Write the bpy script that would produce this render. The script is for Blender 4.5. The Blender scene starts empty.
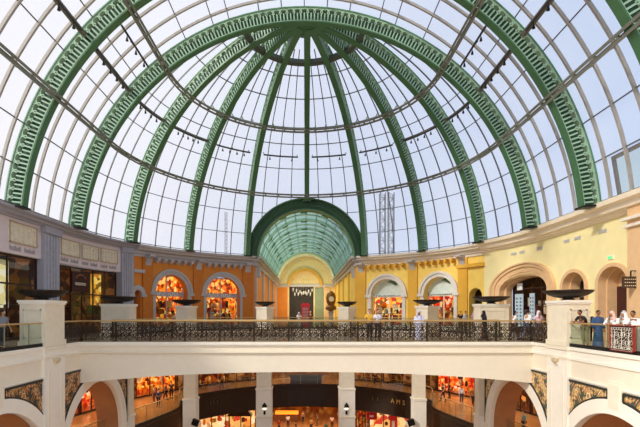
import bpy, bmesh, math, random
from mathutils import Vector, Matrix
random.seed(7)
PI = math.pi
SC = bpy.context.scene
COL = SC.collection
F = 431.0; CX = 306.0; CY = 312.0; EYE = 1.65       # focal length and horizon of the photograph, 640x427

# ------------------------------------------------------------------ materials
def lin(c):
    return tuple(((v/255)/12.92 if v/255 <= .04045 else ((v/255+.055)/1.055)**2.4) for v in c)
MATS = {}
def mat(name, rgb, rough=.6, metal=0, vary=.08, scale=3.0, bump=0, spec=.4):
    if name in MATS: return MATS[name]
    m = bpy.data.materials.new(name); m.use_nodes = True
    nt = m.node_tree; b = nt.nodes['Principled BSDF']
    c = lin(rgb)
    b.inputs['Roughness'].default_value = rough
    b.inputs['Metallic'].default_value = metal
    b.inputs['Specular IOR Level'].default_value = spec
    tc = nt.nodes.new('ShaderNodeTexCoord'); nz = nt.nodes.new('ShaderNodeTexNoise')
    nz.inputs['Scale'].default_value = scale; nz.inputs['Detail'].default_value = 3
    nt.links.new(tc.outputs['Object'], nz.inputs['Vector'])
    cr = nt.nodes.new('ShaderNodeValToRGB')
    cr.color_ramp.elements[0].position = .3; cr.color_ramp.elements[1].position = .7
    cr.color_ramp.elements[0].color = tuple(v*(1-vary) for v in c)+(1,)
    cr.color_ramp.elements[1].color = tuple(min(1, v*(1+vary)) for v in c)+(1,)
    nt.links.new(nz.outputs['Fac'], cr.inputs['Fac']); nt.links.new(cr.outputs['Color'], b.inputs['Base Color'])
    if bump:
        bp = nt.nodes.new('ShaderNodeBump'); bp.inputs['Strength'].default_value = bump
        nt.links.new(nz.outputs['Fac'], bp.inputs['Height']); nt.links.new(bp.outputs['Normal'], b.inputs['Normal'])
    MATS[name] = m
    return m
def glass(name, tint, gloss=.05, rough=.03, diff=0, dcol=(200, 215, 210)):
    m = bpy.data.materials.new(name); m.use_nodes = True; nt = m.node_tree; nt.nodes.clear()
    o = nt.nodes.new('ShaderNodeOutputMaterial'); t = nt.nodes.new('ShaderNodeBsdfTransparent'); t.inputs['Color'].default_value = (*tint, 1)
    g = nt.nodes.new('ShaderNodeBsdfGlossy'); g.inputs['Roughness'].default_value = rough
    mx = nt.nodes.new('ShaderNodeMixShader'); mx.inputs[0].default_value = gloss
    nt.links.new(t.outputs[0], mx.inputs[1]); nt.links.new(g.outputs[0], mx.inputs[2])
    last = mx
    if diff:
        d = nt.nodes.new('ShaderNodeBsdfTranslucent'); d.inputs['Color'].default_value = (*lin(dcol), 1)
        e = nt.nodes.new('ShaderNodeBsdfDiffuse'); e.inputs['Color'].default_value = (*lin(dcol), 1)
        m1 = nt.nodes.new('ShaderNodeMixShader'); m1.inputs[0].default_value = .5
        nt.links.new(d.outputs[0], m1.inputs[1]); nt.links.new(e.outputs[0], m1.inputs[2])
        m2 = nt.nodes.new('ShaderNodeMixShader'); m2.inputs[0].default_value = diff
        nt.links.new(mx.outputs[0], m2.inputs[1]); nt.links.new(m1.outputs[0], m2.inputs[2]); last = m2
    nt.links.new(last.outputs[0], o.inputs[0])
    MATS[name] = m
    return m
def display(name, cols, strength, scale=3.0, stretch=(1, 1, 1)):
    """shop display with its lighting put in as glow: patches of goods in the given colours"""
    m = bpy.data.materials.new(name); m.use_nodes = True; nt = m.node_tree
    b = nt.nodes['Principled BSDF']; b.inputs['Roughness'].default_value = .7
    tc = nt.nodes.new('ShaderNodeTexCoord'); mp = nt.nodes.new('ShaderNodeMapping'); mp.inputs['Scale'].default_value = stretch
    v = nt.nodes.new('ShaderNodeTexVoronoi'); v.inputs['Scale'].default_value = scale
    nt.links.new(tc.outputs['Object'], mp.inputs[0]); nt.links.new(mp.outputs[0], v.inputs['Vector'])
    sp = nt.nodes.new('ShaderNodeSeparateColor'); nt.links.new(v.outputs['Color'], sp.inputs[0])
    cr = nt.nodes.new('ShaderNodeValToRGB'); cr.color_ramp.interpolation = 'CONSTANT'
    el = cr.color_ramp.elements
    while len(el) < len(cols): el.new(.5)
    for i, c in enumerate(cols):
        el[i].position = i/len(cols); el[i].color = (*lin(c), 1)
    nt.links.new(sp.outputs[0], cr.inputs[0]); nt.links.new(cr.outputs[0], b.inputs['Base Color'])
    nt.links.new(cr.outputs[0], b.inputs['Emission Color']); b.inputs['Emission Strength'].default_value = strength  # shop lighting put into the surface colour as emission
    MATS[name] = m
    return m
def emit(name, rgb, s):
    m = bpy.data.materials.new(name); m.use_nodes = True; b = m.node_tree.nodes['Principled BSDF']
    b.inputs['Base Color'].default_value = (*lin(rgb), 1); b.inputs['Emission Color'].default_value = (*lin(rgb), 1)
    b.inputs['Emission Strength'].default_value = s
    MATS[name] = m
    return m
def mosaic(name, stops):
    """scrolling tile mosaic on a wall facing x: pattern in object y, z"""
    m = bpy.data.materials.new(name); m.use_nodes = True; nt = m.node_tree; N = nt.nodes; L = nt.links
    b = N['Principled BSDF']; b.inputs['Roughness'].default_value = .45
    tc = N.new('ShaderNodeTexCoord'); sx = N.new('ShaderNodeSeparateXYZ'); L.new(tc.outputs['Object'], sx.inputs[0])
    def mth(op, a, bb=None):
        n = N.new('ShaderNodeMath'); n.operation = op
        for i, q in enumerate((a, bb)):
            if q is None: continue
            if isinstance(q, (int, float)): n.inputs[i].default_value = q
            else: L.new(q, n.inputs[i])
        return n.outputs[0]
    y, z = sx.outputs[1], sx.outputs[2]
    s1 = mth('SINE', mth('MULTIPLY', y, 7.0)); s2 = mth('SINE', mth('MULTIPLY', z, 5.0))
    s3 = mth('COSINE', mth('MULTIPLY', mth('ADD', z, mth('MULTIPLY', s1, .25)), 14.0))
    s4 = mth('COSINE', mth('MULTIPLY', mth('ADD', y, mth('MULTIPLY', s2, .2)), 16.0))
    p = mth('ADD', mth('MULTIPLY', mth('ADD', mth('MULTIPLY', s1, s2), mth('MULTIPLY', s3, s4)), .27), .5)
    v = N.new('ShaderNodeTexVoronoi'); v.inputs['Scale'].default_value = 14
    L.new(tc.outputs['Object'], v.inputs['Vector'])
    sp = N.new('ShaderNodeSeparateColor'); L.new(v.outputs['Color'], sp.inputs[0])
    p = mth('ADD', p, mth('MULTIPLY', mth('SUBTRACT', sp.outputs[0], .5), .10))
    cr = N.new('ShaderNodeValToRGB'); cr.color_ramp.interpolation = 'CONSTANT'; el = cr.color_ramp.elements
    while len(el) < len(stops): el.new(.5)
    for i, (q, c) in enumerate(stops): el[i].position = q; el[i].color = (*lin(c), 1)
    L.new(p, cr.inputs[0]); L.new(cr.outputs[0], b.inputs['Base Color'])
    MATS[name] = m
    return m

GREEN = mat('painted_green_steel', (92, 136, 100), .45, 0, .06)
GREEN_D = mat('green_steel_flange', (70, 112, 74), .45, 0, .06)
GREEN_L = mat('pale_green_steel', (166, 198, 168), .5, 0, .06)
BARS = mat('grey_glazing_bar', (112, 112, 112), .5, .2, .05)
RINGM = mat('taupe_steel_tube', (124, 126, 114), .5, .1, .05)
BLACK = mat('black_metal', (30, 28, 26), .4, .5)
CREAM = mat('cream_plaster', (240, 228, 204), .6, 0, .02)
WHITE = mat('white_plaster', (246, 239, 222), .6, 0, .02)
STONE = mat('pale_stone', (238, 226, 200), .5, 0, .04)
GREYT = mat('grey_stone_trim', (188, 182, 180), .6, 0, .04)
GREYW = mat('lavender_grey_plaster', (226, 210, 208), .7, 0, .03)
GREYP = mat('grey_fluted_stone', (172, 170, 180), .6, 0, .05)
ORANGE = mat('orange_plaster', (226, 140, 52), .7, 0, .06, 1.2)
YELLOW = mat('yellow_plaster', (246, 210, 104), .7, 0, .06, 1.2)
OCHRE = mat('ochre_pilaster', (226, 172, 60), .7, 0, .06, 1.2)
PALEY = mat('pale_yellow_plaster', (246, 232, 172), .7, 0, .04, 1.2)
PEACH = mat('peach_stone', (228, 188, 140), .65, 0, .05)
PLAQ = mat('cream_relief', (232, 218, 190), .7, 0, .12, 6, .6)
BRONZE = mat('dark_bronze', (52, 42, 36), .4, .5, .15)
BRASS = mat('brass_rail', (206, 168, 108), .35, .5, .05)
DBROWN = mat('dark_brown_panel', (48, 34, 20), .5, 0, .15)
DWOOD = mat('dark_shop_wood', (60, 36, 26), .5, 0, .2)
BRONZE_R = mat('bronze_ironwork', (60, 46, 32), .45, .4, .1)
FLOORM = mat('polished_marble_floor', (206, 186, 150), .15, 0, .1, .6)
FLOORW = mat('polished_brown_floor', (168, 120, 78), .15, 0, .15, .6)
SOFF = mat('terracotta_soffit', (176, 118, 72), .7, 0, .1, 1.0)
MOS_L = mosaic('scroll_mosaic_tile', [(0, (44, 58, 50)), (.38, (150, 62, 44)), (.45, (210, 160, 80)), (.52, (60, 84, 56)), (.58, (176, 80, 52)), (.66, (214, 192, 140)), (.8, (120, 70, 50))])
MOS_R = mosaic('gold_scroll_mosaic_tile', [(0, (66, 84, 72)), (.38, (186, 96, 66)), (.45, (226, 194, 112)), (.53, (84, 96, 74)), (.58, (204, 120, 80)), (.65, (240, 220, 160)), (.8, (190, 140, 80))])
SKYGL = glass('dome_glass', (.97, .98, 1.0), .02, .15, .2, (252, 250, 246))
RAILGL = glass('green_tinted_glass', (.80, .88, .80), .06, .02)
SHOPGL = glass('shop_window_glass', (.9, .9, .88), .05, .02)
TEALGL = glass('teal_vault_glass', (.42, .58, .51), .03, .2, .5, (158, 194, 176))
HAIR = mat('dark_hair', (32, 24, 20), .6)
WARM = display('glowing_orange_goods', [(255, 190, 60), (235, 110, 20), (255, 225, 130), (190, 50, 14), (255, 150, 40), (120, 40, 10)], .62, 3.5)
WARM2 = display('glowing_red_goods', [(255, 160, 60), (230, 70, 24), (255, 220, 140), (200, 40, 20), (250, 120, 40), (150, 40, 20), (255, 240, 200)], .62, 3.2)
YELG = display('glowing_yellow_goods', [(255, 210, 110), (250, 170, 50), (255, 236, 190), (210, 60, 40), (240, 190, 90), (120, 90, 50)], .8, 3)
DIM = display('dim_brown_interior', [(70, 44, 28), (110, 66, 34), (44, 28, 22), (150, 96, 50), (60, 36, 26)], .25, 1.6)
AMBER = display('amber_lit_interior', [(224, 122, 32), (170, 72, 20), (255, 180, 80), (110, 44, 16), (214, 96, 26), (70, 30, 14)], .55, 1.7)
AMBER2 = display('brown_lit_interior', [(186, 124, 66), (120, 70, 34), (210, 150, 84), (84, 50, 30), (160, 96, 50)], .4, 1.3)
CREAMD = display('cream_lit_interior', [(250, 226, 160), (236, 190, 110), (255, 240, 200), (220, 150, 70), (200, 60, 40)], .7, 1.2)
LAMP = emit('warm_lamp', (255, 214, 150), 9)
BULB = emit('cream_lamp', (255, 236, 200), 3)

# ------------------------------------------------------------------ mesh builder
class MB:
    def __init__(s): s.v = []; s.f = []; s.mi = []; s.cur = 0
    def face(s, pts):
        n = len(s.v); s.v += [tuple(p) for p in pts]; s.f.append(tuple(range(n, n+len(pts)))); s.mi.append(s.cur)
    def hexa(s, p):      # p: 4 bottom then 4 top
        n = len(s.v); s.v += [tuple(q) for q in p]
        for a in ((0, 3, 2, 1), (4, 5, 6, 7), (0, 1, 5, 4), (1, 2, 6, 5), (2, 3, 7, 6), (3, 0, 4, 7)):
            s.f.append(tuple(n+i for i in a)); s.mi.append(s.cur)
        return s
    def box(s, x0, x1, y0, y1, z0, z1):
        return s.hexa([(x0, y0, z0), (x1, y0, z0), (x1, y1, z0), (x0, y1, z0), (x0, y0, z1), (x1, y0, z1), (x1, y1, z1), (x0, y1, z1)])
    def bar(s, p, q, w, h=None, up=(0, 0, 1)):
        p = Vector(p); q = Vector(q); h = h or w; d = (q-p)
        if d.length < 1e-6: return s
        d.normalize(); u = Vector(up)
        if abs(d.dot(u)) > .98: u = Vector((1, 0, 0)) if abs(d.x) < .9 else Vector((0, 1, 0))
        a = d.cross(u).normalized()*w/2; b = a.cross(d).normalized()*h/2
        return s.hexa([p-a-b, p+a-b, p+a+b, p-a+b, q-a-b, q+a-b, q+a+b, q-a+b])
    def tube(s, pts, r, n=6, closed=False, cap=True):
        pts = [Vector(p) for p in pts]; m = len(pts); base = len(s.v)
        rr = r if isinstance(r, (list, tuple)) else [r]*m
        up = None
        for i, p in enumerate(pts):
            if closed: t = pts[(i+1) % m]-pts[i-1]
            else: t = pts[min(i+1, m-1)]-pts[max(i-1, 0)]
            t.normalize()
            if up is None:
                up = Vector((0, 0, 1)) if abs(t.z) < .9 else Vector((1, 0, 0))
            a = t.cross(up)
            if a.length < 1e-4: a = t.cross(Vector((.3, .9, .1)))
            a.normalize(); b = t.cross(a).normalized(); up = -b
            for k in range(n):
                an = 2*PI*k/n
                s.v.append(tuple(p+a*math.cos(an)*rr[i]+b*math.sin(an)*rr[i]))
        for i in range(m if closed else m-1):
            j = (i+1) % m
            for k in range(n):
                l = (k+1) % n
                s.f.append((base+i*n+k, base+i*n+l, base+j*n+l, base+j*n+k)); s.mi.append(s.cur)
        if not closed and cap:
            s.f.append(tuple(base+k for k in range(n))[::-1]); s.mi.append(s.cur)
            s.f.append(tuple(base+(m-1)*n+k for k in range(n))); s.mi.append(s.cur)
        return s
    def lathe(s, prof, c=(0, 0, 0), n=20, sx=1, sy=1):
        base = len(s.v); m = len(prof)
        for r, z in prof:
            for k in range(n):
                a = 2*PI*k/n; s.v.append((c[0]+r*math.cos(a)*sx, c[1]+r*math.sin(a)*sy, c[2]+z))
        for i in range(m-1):
            for k in range(n):
                l = (k+1) % n
                s.f.append((base+i*n+k, base+i*n+l, base+(i+1)*n+l, base+(i+1)*n+k)); s.mi.append(s.cur)
        s.f.append(tuple(base+k for k in range(n))[::-1]); s.mi.append(s.cur)
        s.f.append(tuple(base+(m-1)*n+k for k in range(n))); s.mi.append(s.cur)
        return s
    def ell(s, c, r, n=10, m=7):
        prof = [(math.sin(PI*i/m)*1.0+1e-4, -math.cos(PI*i/m)*r[2]) for i in range(m+1)]
        return s.lathe(prof, c, n, r[0], r[1])
    def strip(s, A, B, flip=False):
        base = len(s.v); n = len(A)
        s.v += [tuple(p) for p in A]+[tuple(p) for p in B]
        for i in range(n-1):
            q = (base+i, base+i+1, base+n+i+1, base+n+i)
            s.f.append(q[::-1] if flip else q); s.mi.append(s.cur)
        return s
    def build(s, name, m, parent=None, smooth=False, world=True):
        me = bpy.data.meshes.new(name)
        o = Vector(parent.location) if (parent is not None and world) else Vector((0, 0, 0))
        if parent is not None and world and parent.parent is not None: o = o+Vector(parent.parent.location)
        me.from_pydata([tuple(Vector(v)-o) for v in s.v], [], s.f)
        for k in (m if isinstance(m, (list, tuple)) else [m]): me.materials.append(k)
        me.polygons.foreach_set('material_index', s.mi)
        if smooth: me.polygons.foreach_set('use_smooth', [True]*len(me.polygons))
        me.update()
        bm = bmesh.new(); bm.from_mesh(me); bmesh.ops.recalc_face_normals(bm, faces=bm.faces); bm.to_mesh(me); bm.free()
        ob = bpy.data.objects.new(name, me); COL.objects.link(ob)
        if parent is not None: ob.parent = parent
        return ob
def tag(o, label=None, cat=None, group=None, kind=None):
    if label: o['label'] = label
    if cat: o['category'] = cat
    if group: o['group'] = group
    if kind: o['kind'] = kind
    return o
def thing(name, label, cat, loc=(0, 0, 0), rz=0, group=None):
    o = bpy.data.objects.new(name, None); COL.objects.link(o); o.location = loc; o.rotation_euler = (0, 0, rz)
    o.empty_display_size = .2
    return tag(o, label, cat, group)
def struct(name, mb, m, parent=None, smooth=False):
    o = mb.build(name, m, parent, smooth)
    if parent is None: o['kind'] = 'structure'
    return o
def copy_tree(o, parent=None):
    c = o.copy(); COL.objects.link(c); c.parent = parent
    for ch in list(o.children): copy_tree(ch, c)
    return c
def at(px, Y, z=0): return ((px-CX)/F*Y, Y, z)

# ------------------------------------------------------------------ plan of the hall
CYD = 30.0                     # centre of the half dome
ZS = 5.97                      # spring height of the ribs
RG = 17.0; RW = 16.8           # glass radius, facade radius
Y0 = 6.0
class PolyPath:
    """open polyline in plan; off > 0 towards the void (left of travel for side -1)"""
    def __init__(s, pts, side):
        s.p = [Vector((x, y, 0)) for x, y in pts]; s.side = side; s.L = -1; s.d = [0]
        for a, b in zip(s.p[:-1], s.p[1:]): s.d.append(s.d[-1]+(b-a).length)
    def P(s, t, z, off=0):
        i = 0
        while i < len(s.d)-2 and t > s.d[i+1]: i += 1
        a, b = s.p[i], s.p[i+1]; u = (t-s.d[i])/(s.d[i+1]-s.d[i]); d = (b-a).normalized()
        def nrm(k):
            k0, k1 = max(k-1, 0), min(k+1, len(s.p)-1); e = (s.p[k1]-s.p[k0]).normalized(); return Vector((e.y, -e.x, 0))*(-s.side)
        n = (nrm(i)*(1-u)+nrm(i+1)*u).normalized(); q = a+(b-a)*u+n*off
        return Vector((q.x, q.y, z))
    def px(s, x):
        return min((abs(CX+F*s.P(s.d[-1]*i/1500, 0).x/max(1, s.P(s.d[-1]*i/1500, 0).y)-x), s.d[-1]*i/1500) for i in range(1501))[1]
class Path:
    """side = -1 left / +1 right; runs along the straight wall then round the apse"""
    def __init__(s, R, side, y0=Y0): s.R = R; s.side = side; s.L = CYD-y0; s.y0 = y0
    def P(s, t, z, off=0):     # off > 0 towards the void
        r = s.R-off
        if t <= s.L: return Vector((s.side*r, s.y0+t, z))
        a = (t-s.L)/s.R
        return Vector((s.side*r*math.cos(a), CYD+r*math.sin(a), z))
    def px(s, x):              # arc length where the photo column x meets the wall
        best = None; lo = 0; hi = s.L+s.R*PI/2
        n = 4000
        for i in range(n+1):
            t = hi*i/n; p = s.P(t, 0)
            if p.y < 1: continue
            e = abs(CX+F*p.x/p.y-x)
            if best is None or e < best[0]: best = (e, t)
        return best[1]
    def ang(s, deg): return s.L+s.R*math.radians(deg)
    def rotz(s, t):            # local +y of an object faces the void
        if t <= s.L: return PI/2 if s.side < 0 else -PI/2
        a = (t-s.L)/s.R
        n = Vector((-s.side*math.cos(a), -math.sin(a)))
        return math.atan2(n.y, n.x)-PI/2
WL = Path(RW, -1); WR = Path(RW, 1)
def sbox(mb, pa, s0, s1, z0, z1, o0, o1, step=.6):
    n = max(1, int(math.ceil((s1-s0)/step)))
    if s1 <= pa.L or s0 >= 1e9: n = 1 if s1 <= pa.L else n
    for i in range(n):
        a = s0+(s1-s0)*i/n; b = s0+(s1-s0)*(i+1)/n
        mb.hexa([pa.P(a, z0, o0), pa.P(b, z0, o0), pa.P(b, z0, o1), pa.P(a, z0, o1),
                 pa.P(a, z1, o0), pa.P(b, z1, o0), pa.P(b, z1, o1), pa.P(a, z1, o1)])
def sweep(mb, pa, s0, s1, prof, step=.7):
    """prof: list of (off, z) closed profile swept along the path"""
    n = max(1, int(math.ceil((s1-s0)/step))); m = len(prof); base = len(mb.v)
    for i in range(n+1):
        t = s0+(s1-s0)*i/n
        for o, z in prof: mb.v.append(tuple(pa.P(t, z, o)))
    for i in range(n):
        for k in range(m):
            l = (k+1) % m
            mb.f.append((base+i*m+k, base+i*m+l, base+(i+1)*m+l, base+(i+1)*m+k)); mb.mi.append(mb.cur)
    mb.f.append(tuple(base+k for k in range(m))); mb.mi.append(mb.cur)
    mb.f.append(tuple(base+n*m+k for k in range(m))[::-1]); mb.mi.append(mb.cur)
def arch_top(o, t):
    """height of opening o = (s0, s1, spring, rise) at t"""
    s0, s1, sp, rise = o[:4]
    u = (t-(s0+s1)/2)/((s1-s0)/2)
    return sp+rise*math.sqrt(max(0, 1-u*u))
def wall(mb, pa, s0, s1, z0, z1, ops, depth, thick=None):
    """curved wall with arched or square openings; reveals run depth back"""
    cuts = {s0, s1}
    n = int((s1-s0)/.5)+1
    for i in range(n+1): cuts.add(s0+(s1-s0)*i/n)
    for o in ops:
        for i in range(25): cuts.add(o[0]+(o[1]-o[0])*(.5-.5*math.cos(PI*i/24)))
    c = sorted(cuts); d = thick or depth
    for a, b in zip(c[:-1], c[1:]):
        if b-a < 1e-5: continue
        m_ = (a+b)/2; za = zb = z0; inside = None
        for o in ops:
            if o[0] < m_ < o[1]: inside = o; za = arch_top(o, a); zb = arch_top(o, b)
        mb.hexa([pa.P(a, za, 0), pa.P(b, zb, 0), pa.P(b, zb, -d), pa.P(a, za, -d),
                 pa.P(a, z1, 0), pa.P(b, z1, 0), pa.P(b, z1, -d), pa.P(a, z1, -d)])
def archband(mb, pa, sc, sp, rin, rout, o0, o1, rise=None, leg=None, n=24, a0=0, a1=PI):
    """archivolt of radial width rout-rin; rise scales height"""
    k = 1 if rise is None else rise
    for i in range(n):
        t0 = a0+(a1-a0)*i/n; t1 = a0+(a1-a0)*(i+1)/n
        q = []
        for o in (o0, o1):
            q += [pa.P(sc-rin*math.cos(t0), sp+rin*math.sin(t0)*k, o), pa.P(sc-rout*math.cos(t0), sp+rout*math.sin(t0)*k, o),
                  pa.P(sc-rout*math.cos(t1), sp+rout*math.sin(t1)*k, o), pa.P(sc-rin*math.cos(t1), sp+rin*math.sin(t1)*k, o)]
        mb.hexa(q)
    if leg is not None:
        for sg in (-1, 1):
            a, b = sorted((sc+sg*rin, sc+sg*rout)); sbox(mb, pa, a, b, leg, sp, o0, o1)
def catmull(pts, k=5):
    out = []; n = len(pts)
    for i in range(n-1):
        p = [Vector(pts[max(0, i-1)]), Vector(pts[i]), Vector(pts[i+1]), Vector(pts[min(n-1, i+2)])]
        for j in range(k):
            t = j/k
            out.append(.5*((2*p[1])+(p[2]-p[0])*t+(2*p[0]-5*p[1]+4*p[2]-p[3])*t*t+(3*p[1]-p[0]-3*p[2]+p[3])*t**3))
    out.append(Vector(pts[-1])); return out

# ------------------------------------------------------------------ camera, world, view
cam = bpy.data.cameras.new('camera'); co = bpy.data.objects.new('camera', cam); COL.objects.link(co)
co.location = (0, 0, EYE); co.rotation_euler = (PI/2, 0, 0)
cam.sensor_width = 36; cam.lens = F/640*36; cam.shift_x = (320-CX)/640; cam.shift_y = (CY-213.5)/640; cam.clip_end = 1000
SC.camera = co
SC.view_settings.view_transform = 'Standard'; SC.view_settings.look = 'None'; SC.view_settings.gamma = 1
SC.view_settings.use_curve_mapping = False; SC.view_settings.exposure = 0.1
w = bpy.data.worlds.new('sky'); SC.world = w; w.use_nodes = True
nt = w.node_tree; N = nt.nodes; L = nt.links
bg = N['Background']; tc = N.new('ShaderNodeTexCoord'); sx = N.new('ShaderNodeSeparateXYZ'); L.new(tc.outputs['Generated'], sx.inputs[0])
mr = N.new('ShaderNodeMapRange'); mr.inputs[1].default_value = -.75; mr.inputs[2].default_value = .75
L.new(sx.outputs[0], mr.inputs[0])
cr = N.new('ShaderNodeValToRGB'); L.new(mr.outputs[0], cr.inputs[0])
cr.color_ramp.elements[0].position = 0; cr.color_ramp.elements[0].color = (*lin((246, 243, 247)), 1)
cr.color_ramp.elements[1].position = 1; cr.color_ramp.elements[1].color = (*lin((190, 210, 244)), 1)
e = cr.color_ramp.elements.new(.42); e.color = (*lin((226, 232, 249)), 1)
nz = N.new('ShaderNodeTexNoise'); nz.inputs['Scale'].default_value = 2.2; nz.inputs['Detail'].default_value = 5; L.new(tc.outputs['Generated'], nz.inputs['Vector'])
cl = N.new('ShaderNodeMapRange'); cl.inputs[1].default_value = .5; cl.inputs[2].default_value = .75; cl.inputs[3].default_value = 0; cl.inputs[4].default_value = .5
L.new(nz.outputs['Fac'], cl.inputs[0])
mx = N.new('ShaderNodeMix'); mx.data_type = 'RGBA'; L.new(cl.outputs[0], mx.inputs[0]); L.new(cr.outputs[0], mx.inputs[6]); mx.inputs[7].default_value = (*lin((240, 243, 250)), 1)
L.new(mx.outputs[2], bg.inputs['Color']); bg.inputs['Strength'].default_value = 1.0
sun = bpy.data.lights.new('sun', 'SUN'); sun.energy = 3.7; sun.angle = math.radians(7); sun.color = (1, .95, .87)
so = bpy.data.objects.new('sun', sun); COL.objects.link(so)
so.rotation_euler = Vector((.66, .42, -.52)).to_track_quat('-Z', 'Y').to_euler()
def area(name, loc, rot, sx_, sy_, en, col=(1, .72, .42)):
    l = bpy.data.lights.new(name, 'AREA'); l.shape = 'RECTANGLE'; l.size = sx_; l.size_y = sy_; l.energy = en; l.color = col
    o = bpy.data.objects.new(name, l); COL.objects.link(o); o.location = loc; o.rotation_euler = rot
    return o
# ------------------------------------------------------------------ dome ribs
def arc_pt(r, a, y=0): return Vector((-r*math.cos(a), y, r*math.sin(a)))
RI, RO = 15.78, 16.8
A0 = math.asin((7.5-ZS)/16.3)
DGAP = mat('shaded_core_green', (44, 78, 56), .6, 0, .06)
def rib_meshes(a0, a1, hw=.19):
    """three bmesh builders in the rib's own frame, arc in the x-z plane"""
    inn, out, lat = MB(), MB(), MB()
    n = int((a1-a0)/math.radians(2.0))
    def band(mb, r0, r1, w):
        for i in range(n):
            t0 = a0+(a1-a0)*i/n; t1 = a0+(a1-a0)*(i+1)/n
            mb.hexa([arc_pt(r0, t0, -w), arc_pt(r0, t0, w), arc_pt(r0, t1, w), arc_pt(r0, t1, -w),
                     arc_pt(r1, t0, -w), arc_pt(r1, t0, w), arc_pt(r1, t1, w), arc_pt(r1, t1, -w)])
    band(inn, RI-.04, RI+.05, hw+.04); band(out, RO-.06, RO+.02, hw+.04)
    band(lat, RI+.05, RI+.12, hw); band(lat, RO-.14, RO-.06, hw)
    step = .235/RI; m = int((a1-a0)/step)
    for s in (-1, 1):
        y = s*hw*.9
        for i in range(m+1):
            t = a0+(a1-a0)*i/m
            lat.bar(arc_pt(RI+.08, t, y), arc_pt(RI+.62, t, y), .085, .045, up=(0, 1, 0))
        for i in range(0, m, 2):
            t = a0+(a1-a0)*(i+1)/m
            p = arc_pt(RI+.60, t, y); rad = arc_pt(1, t); tan = Vector((math.sin(t), 0, math.cos(t)))
            pts = [p+rad*(.32*math.sin(q*PI/5))+tan*(.33*math.cos(q*PI/5)) for q in range(6)]
            for q in range(5): lat.bar(pts[q], pts[q+1], .06, .045, up=(0, 1, 0))
    # core plate between the two webs, coloured dark for the shade inside the rib
    core = MB()
    n_ = n; band(core, RI+.1, RO-.28, .05)
    return inn, out, lat, core
def cap_plate(a):
    b = MB(); b.bar(arc_pt(RI-.12, a, 0), arc_pt(RO+.02, a, 0), .75, .1, up=arc_pt(1, a+PI/2)); return b
def make_rib(a0, a1, label, loc, rz):
    r = thing('dome_rib', label, 'rib', loc, rz, 'green lattice ribs of the glass dome')
    i, o, l, c = rib_meshes(a0, a1); c.build('core_plate', DGAP, r, world=False)
    i.build('inner_flange', GREEN_D, r, world=False); o.build('outer_flange', GREEN, r, world=False); l.build('lattice_web', GREEN_L, r, world=False)
    fp = cap_plate(a0); fp.build('foot_plate', BLACK, r, world=False)
    if a1 > PI/2+.1:
        fp = cap_plate(a1); fp.build('foot_plate', BLACK, r, world=False)
    return r
arch = make_rib(A0, PI-A0, 'full green lattice arch where the barrel vault meets the half dome', (0, CYD, ZS), 0)
for y, lb in ((24, 'big green lattice arch next in front of the half dome'),
              (18, 'nearest green lattice arch, only its edge seen at the upper right'),):
    a = copy_tree(arch); a.location.y = y; a['label'] = lb
KX = .975; DX = -.12
arch.scale.x = KX; arch.location.x = DX
for a in [o for o in COL.objects if o.name.startswith('dome_rib.')]: a.scale.x = .986; a.location.x = -.18
seg = make_rib(A0, math.radians(87.5), 'x', (0, CYD, ZS), 0)
names = {22.5: 'half dome rib landing above the grey fluted pilaster at left', 45: 'half dome rib landing between the two orange wall arches',
         67.5: 'half dome rib coming down to the left edge of the green vault arch', 90: 'centre half dome rib coming down onto the crown of the green vault arch',
         112.5: 'half dome rib coming down to the right edge of the green vault arch', 135: 'half dome rib landing between the two yellow wall arches',
         157.5: 'half dome rib landing where the yellow wall turns pale at right'}
for k, (dg, lb) in enumerate(names.items()):
    r = seg if k == 0 else copy_tree(seg)
    if dg == 90:
        for ch in list(r.children): bpy.data.objects.remove(ch)
        bpy.data.objects.remove(r); r = make_rib(math.radians(26.3), math.radians(87.5), lb, (0, CYD, ZS), 0)
    q = math.radians(dg); r.rotation_euler.z = -math.atan2(math.sin(q), KX*math.cos(q)); r.scale.x = math.hypot(KX*math.cos(q), math.sin(q)); r.location.x = DX if dg < 90 else .1; r['label'] = lb
# crown hub
t = thing('crown_hub', 'green steel hub where all the half dome ribs meet at the crown', 'dome hub', (DX, CYD+.95, ZS+15.85))
MB().lathe([(.3, -.05), (.8, .0), (.9, .1), (.9, .7), (.8, .9), (.3, 1.0)], t.location, 24).build('drum', GREEN_D, t, True)
MB().lathe([(.9, .2), (.96, .25), (.96, .5), (.9, .55)], t.location, 24).build('collar', GREEN, t)

# ------------------------------------------------------------------ glass skin and glazing bars
def dome_pt(r, phi, az): return Vector((-r*math.cos(phi)*math.cos(az), CYD+r*math.cos(phi)*math.sin(az), ZS+r*math.sin(phi)))
phi0 = math.radians(4.5); YB = 2.0
g = MB()
nphi = 44
def rowpts(r, phi):
    return [Vector((-r*math.cos(phi), YB, ZS+r*math.sin(phi)))]+[dome_pt(r, phi, PI*k/64) for k in range(65)]+[Vector((r*math.cos(phi), YB, ZS+r*math.sin(phi)))]
rows = [rowpts(RG, phi0+(PI/2-phi0)*i/nphi) for i in range(nphi+1)]
def in_mouth(p):
    return p.y > 38 and abs(p.x) < 6.0 and p.z < 7.3+math.sqrt(max(0, 36-p.x**2))
for a, b in zip(rows[:-1], rows[1:]):
    for i in range(len(a)-1):
        if not in_mouth((a[i]+b[i+1])/2): g.face([a[i], a[i+1], b[i+1], b[i]])
ceil = struct('ceiling', g, SKYGL, smooth=True)
bars = MB()
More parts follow.
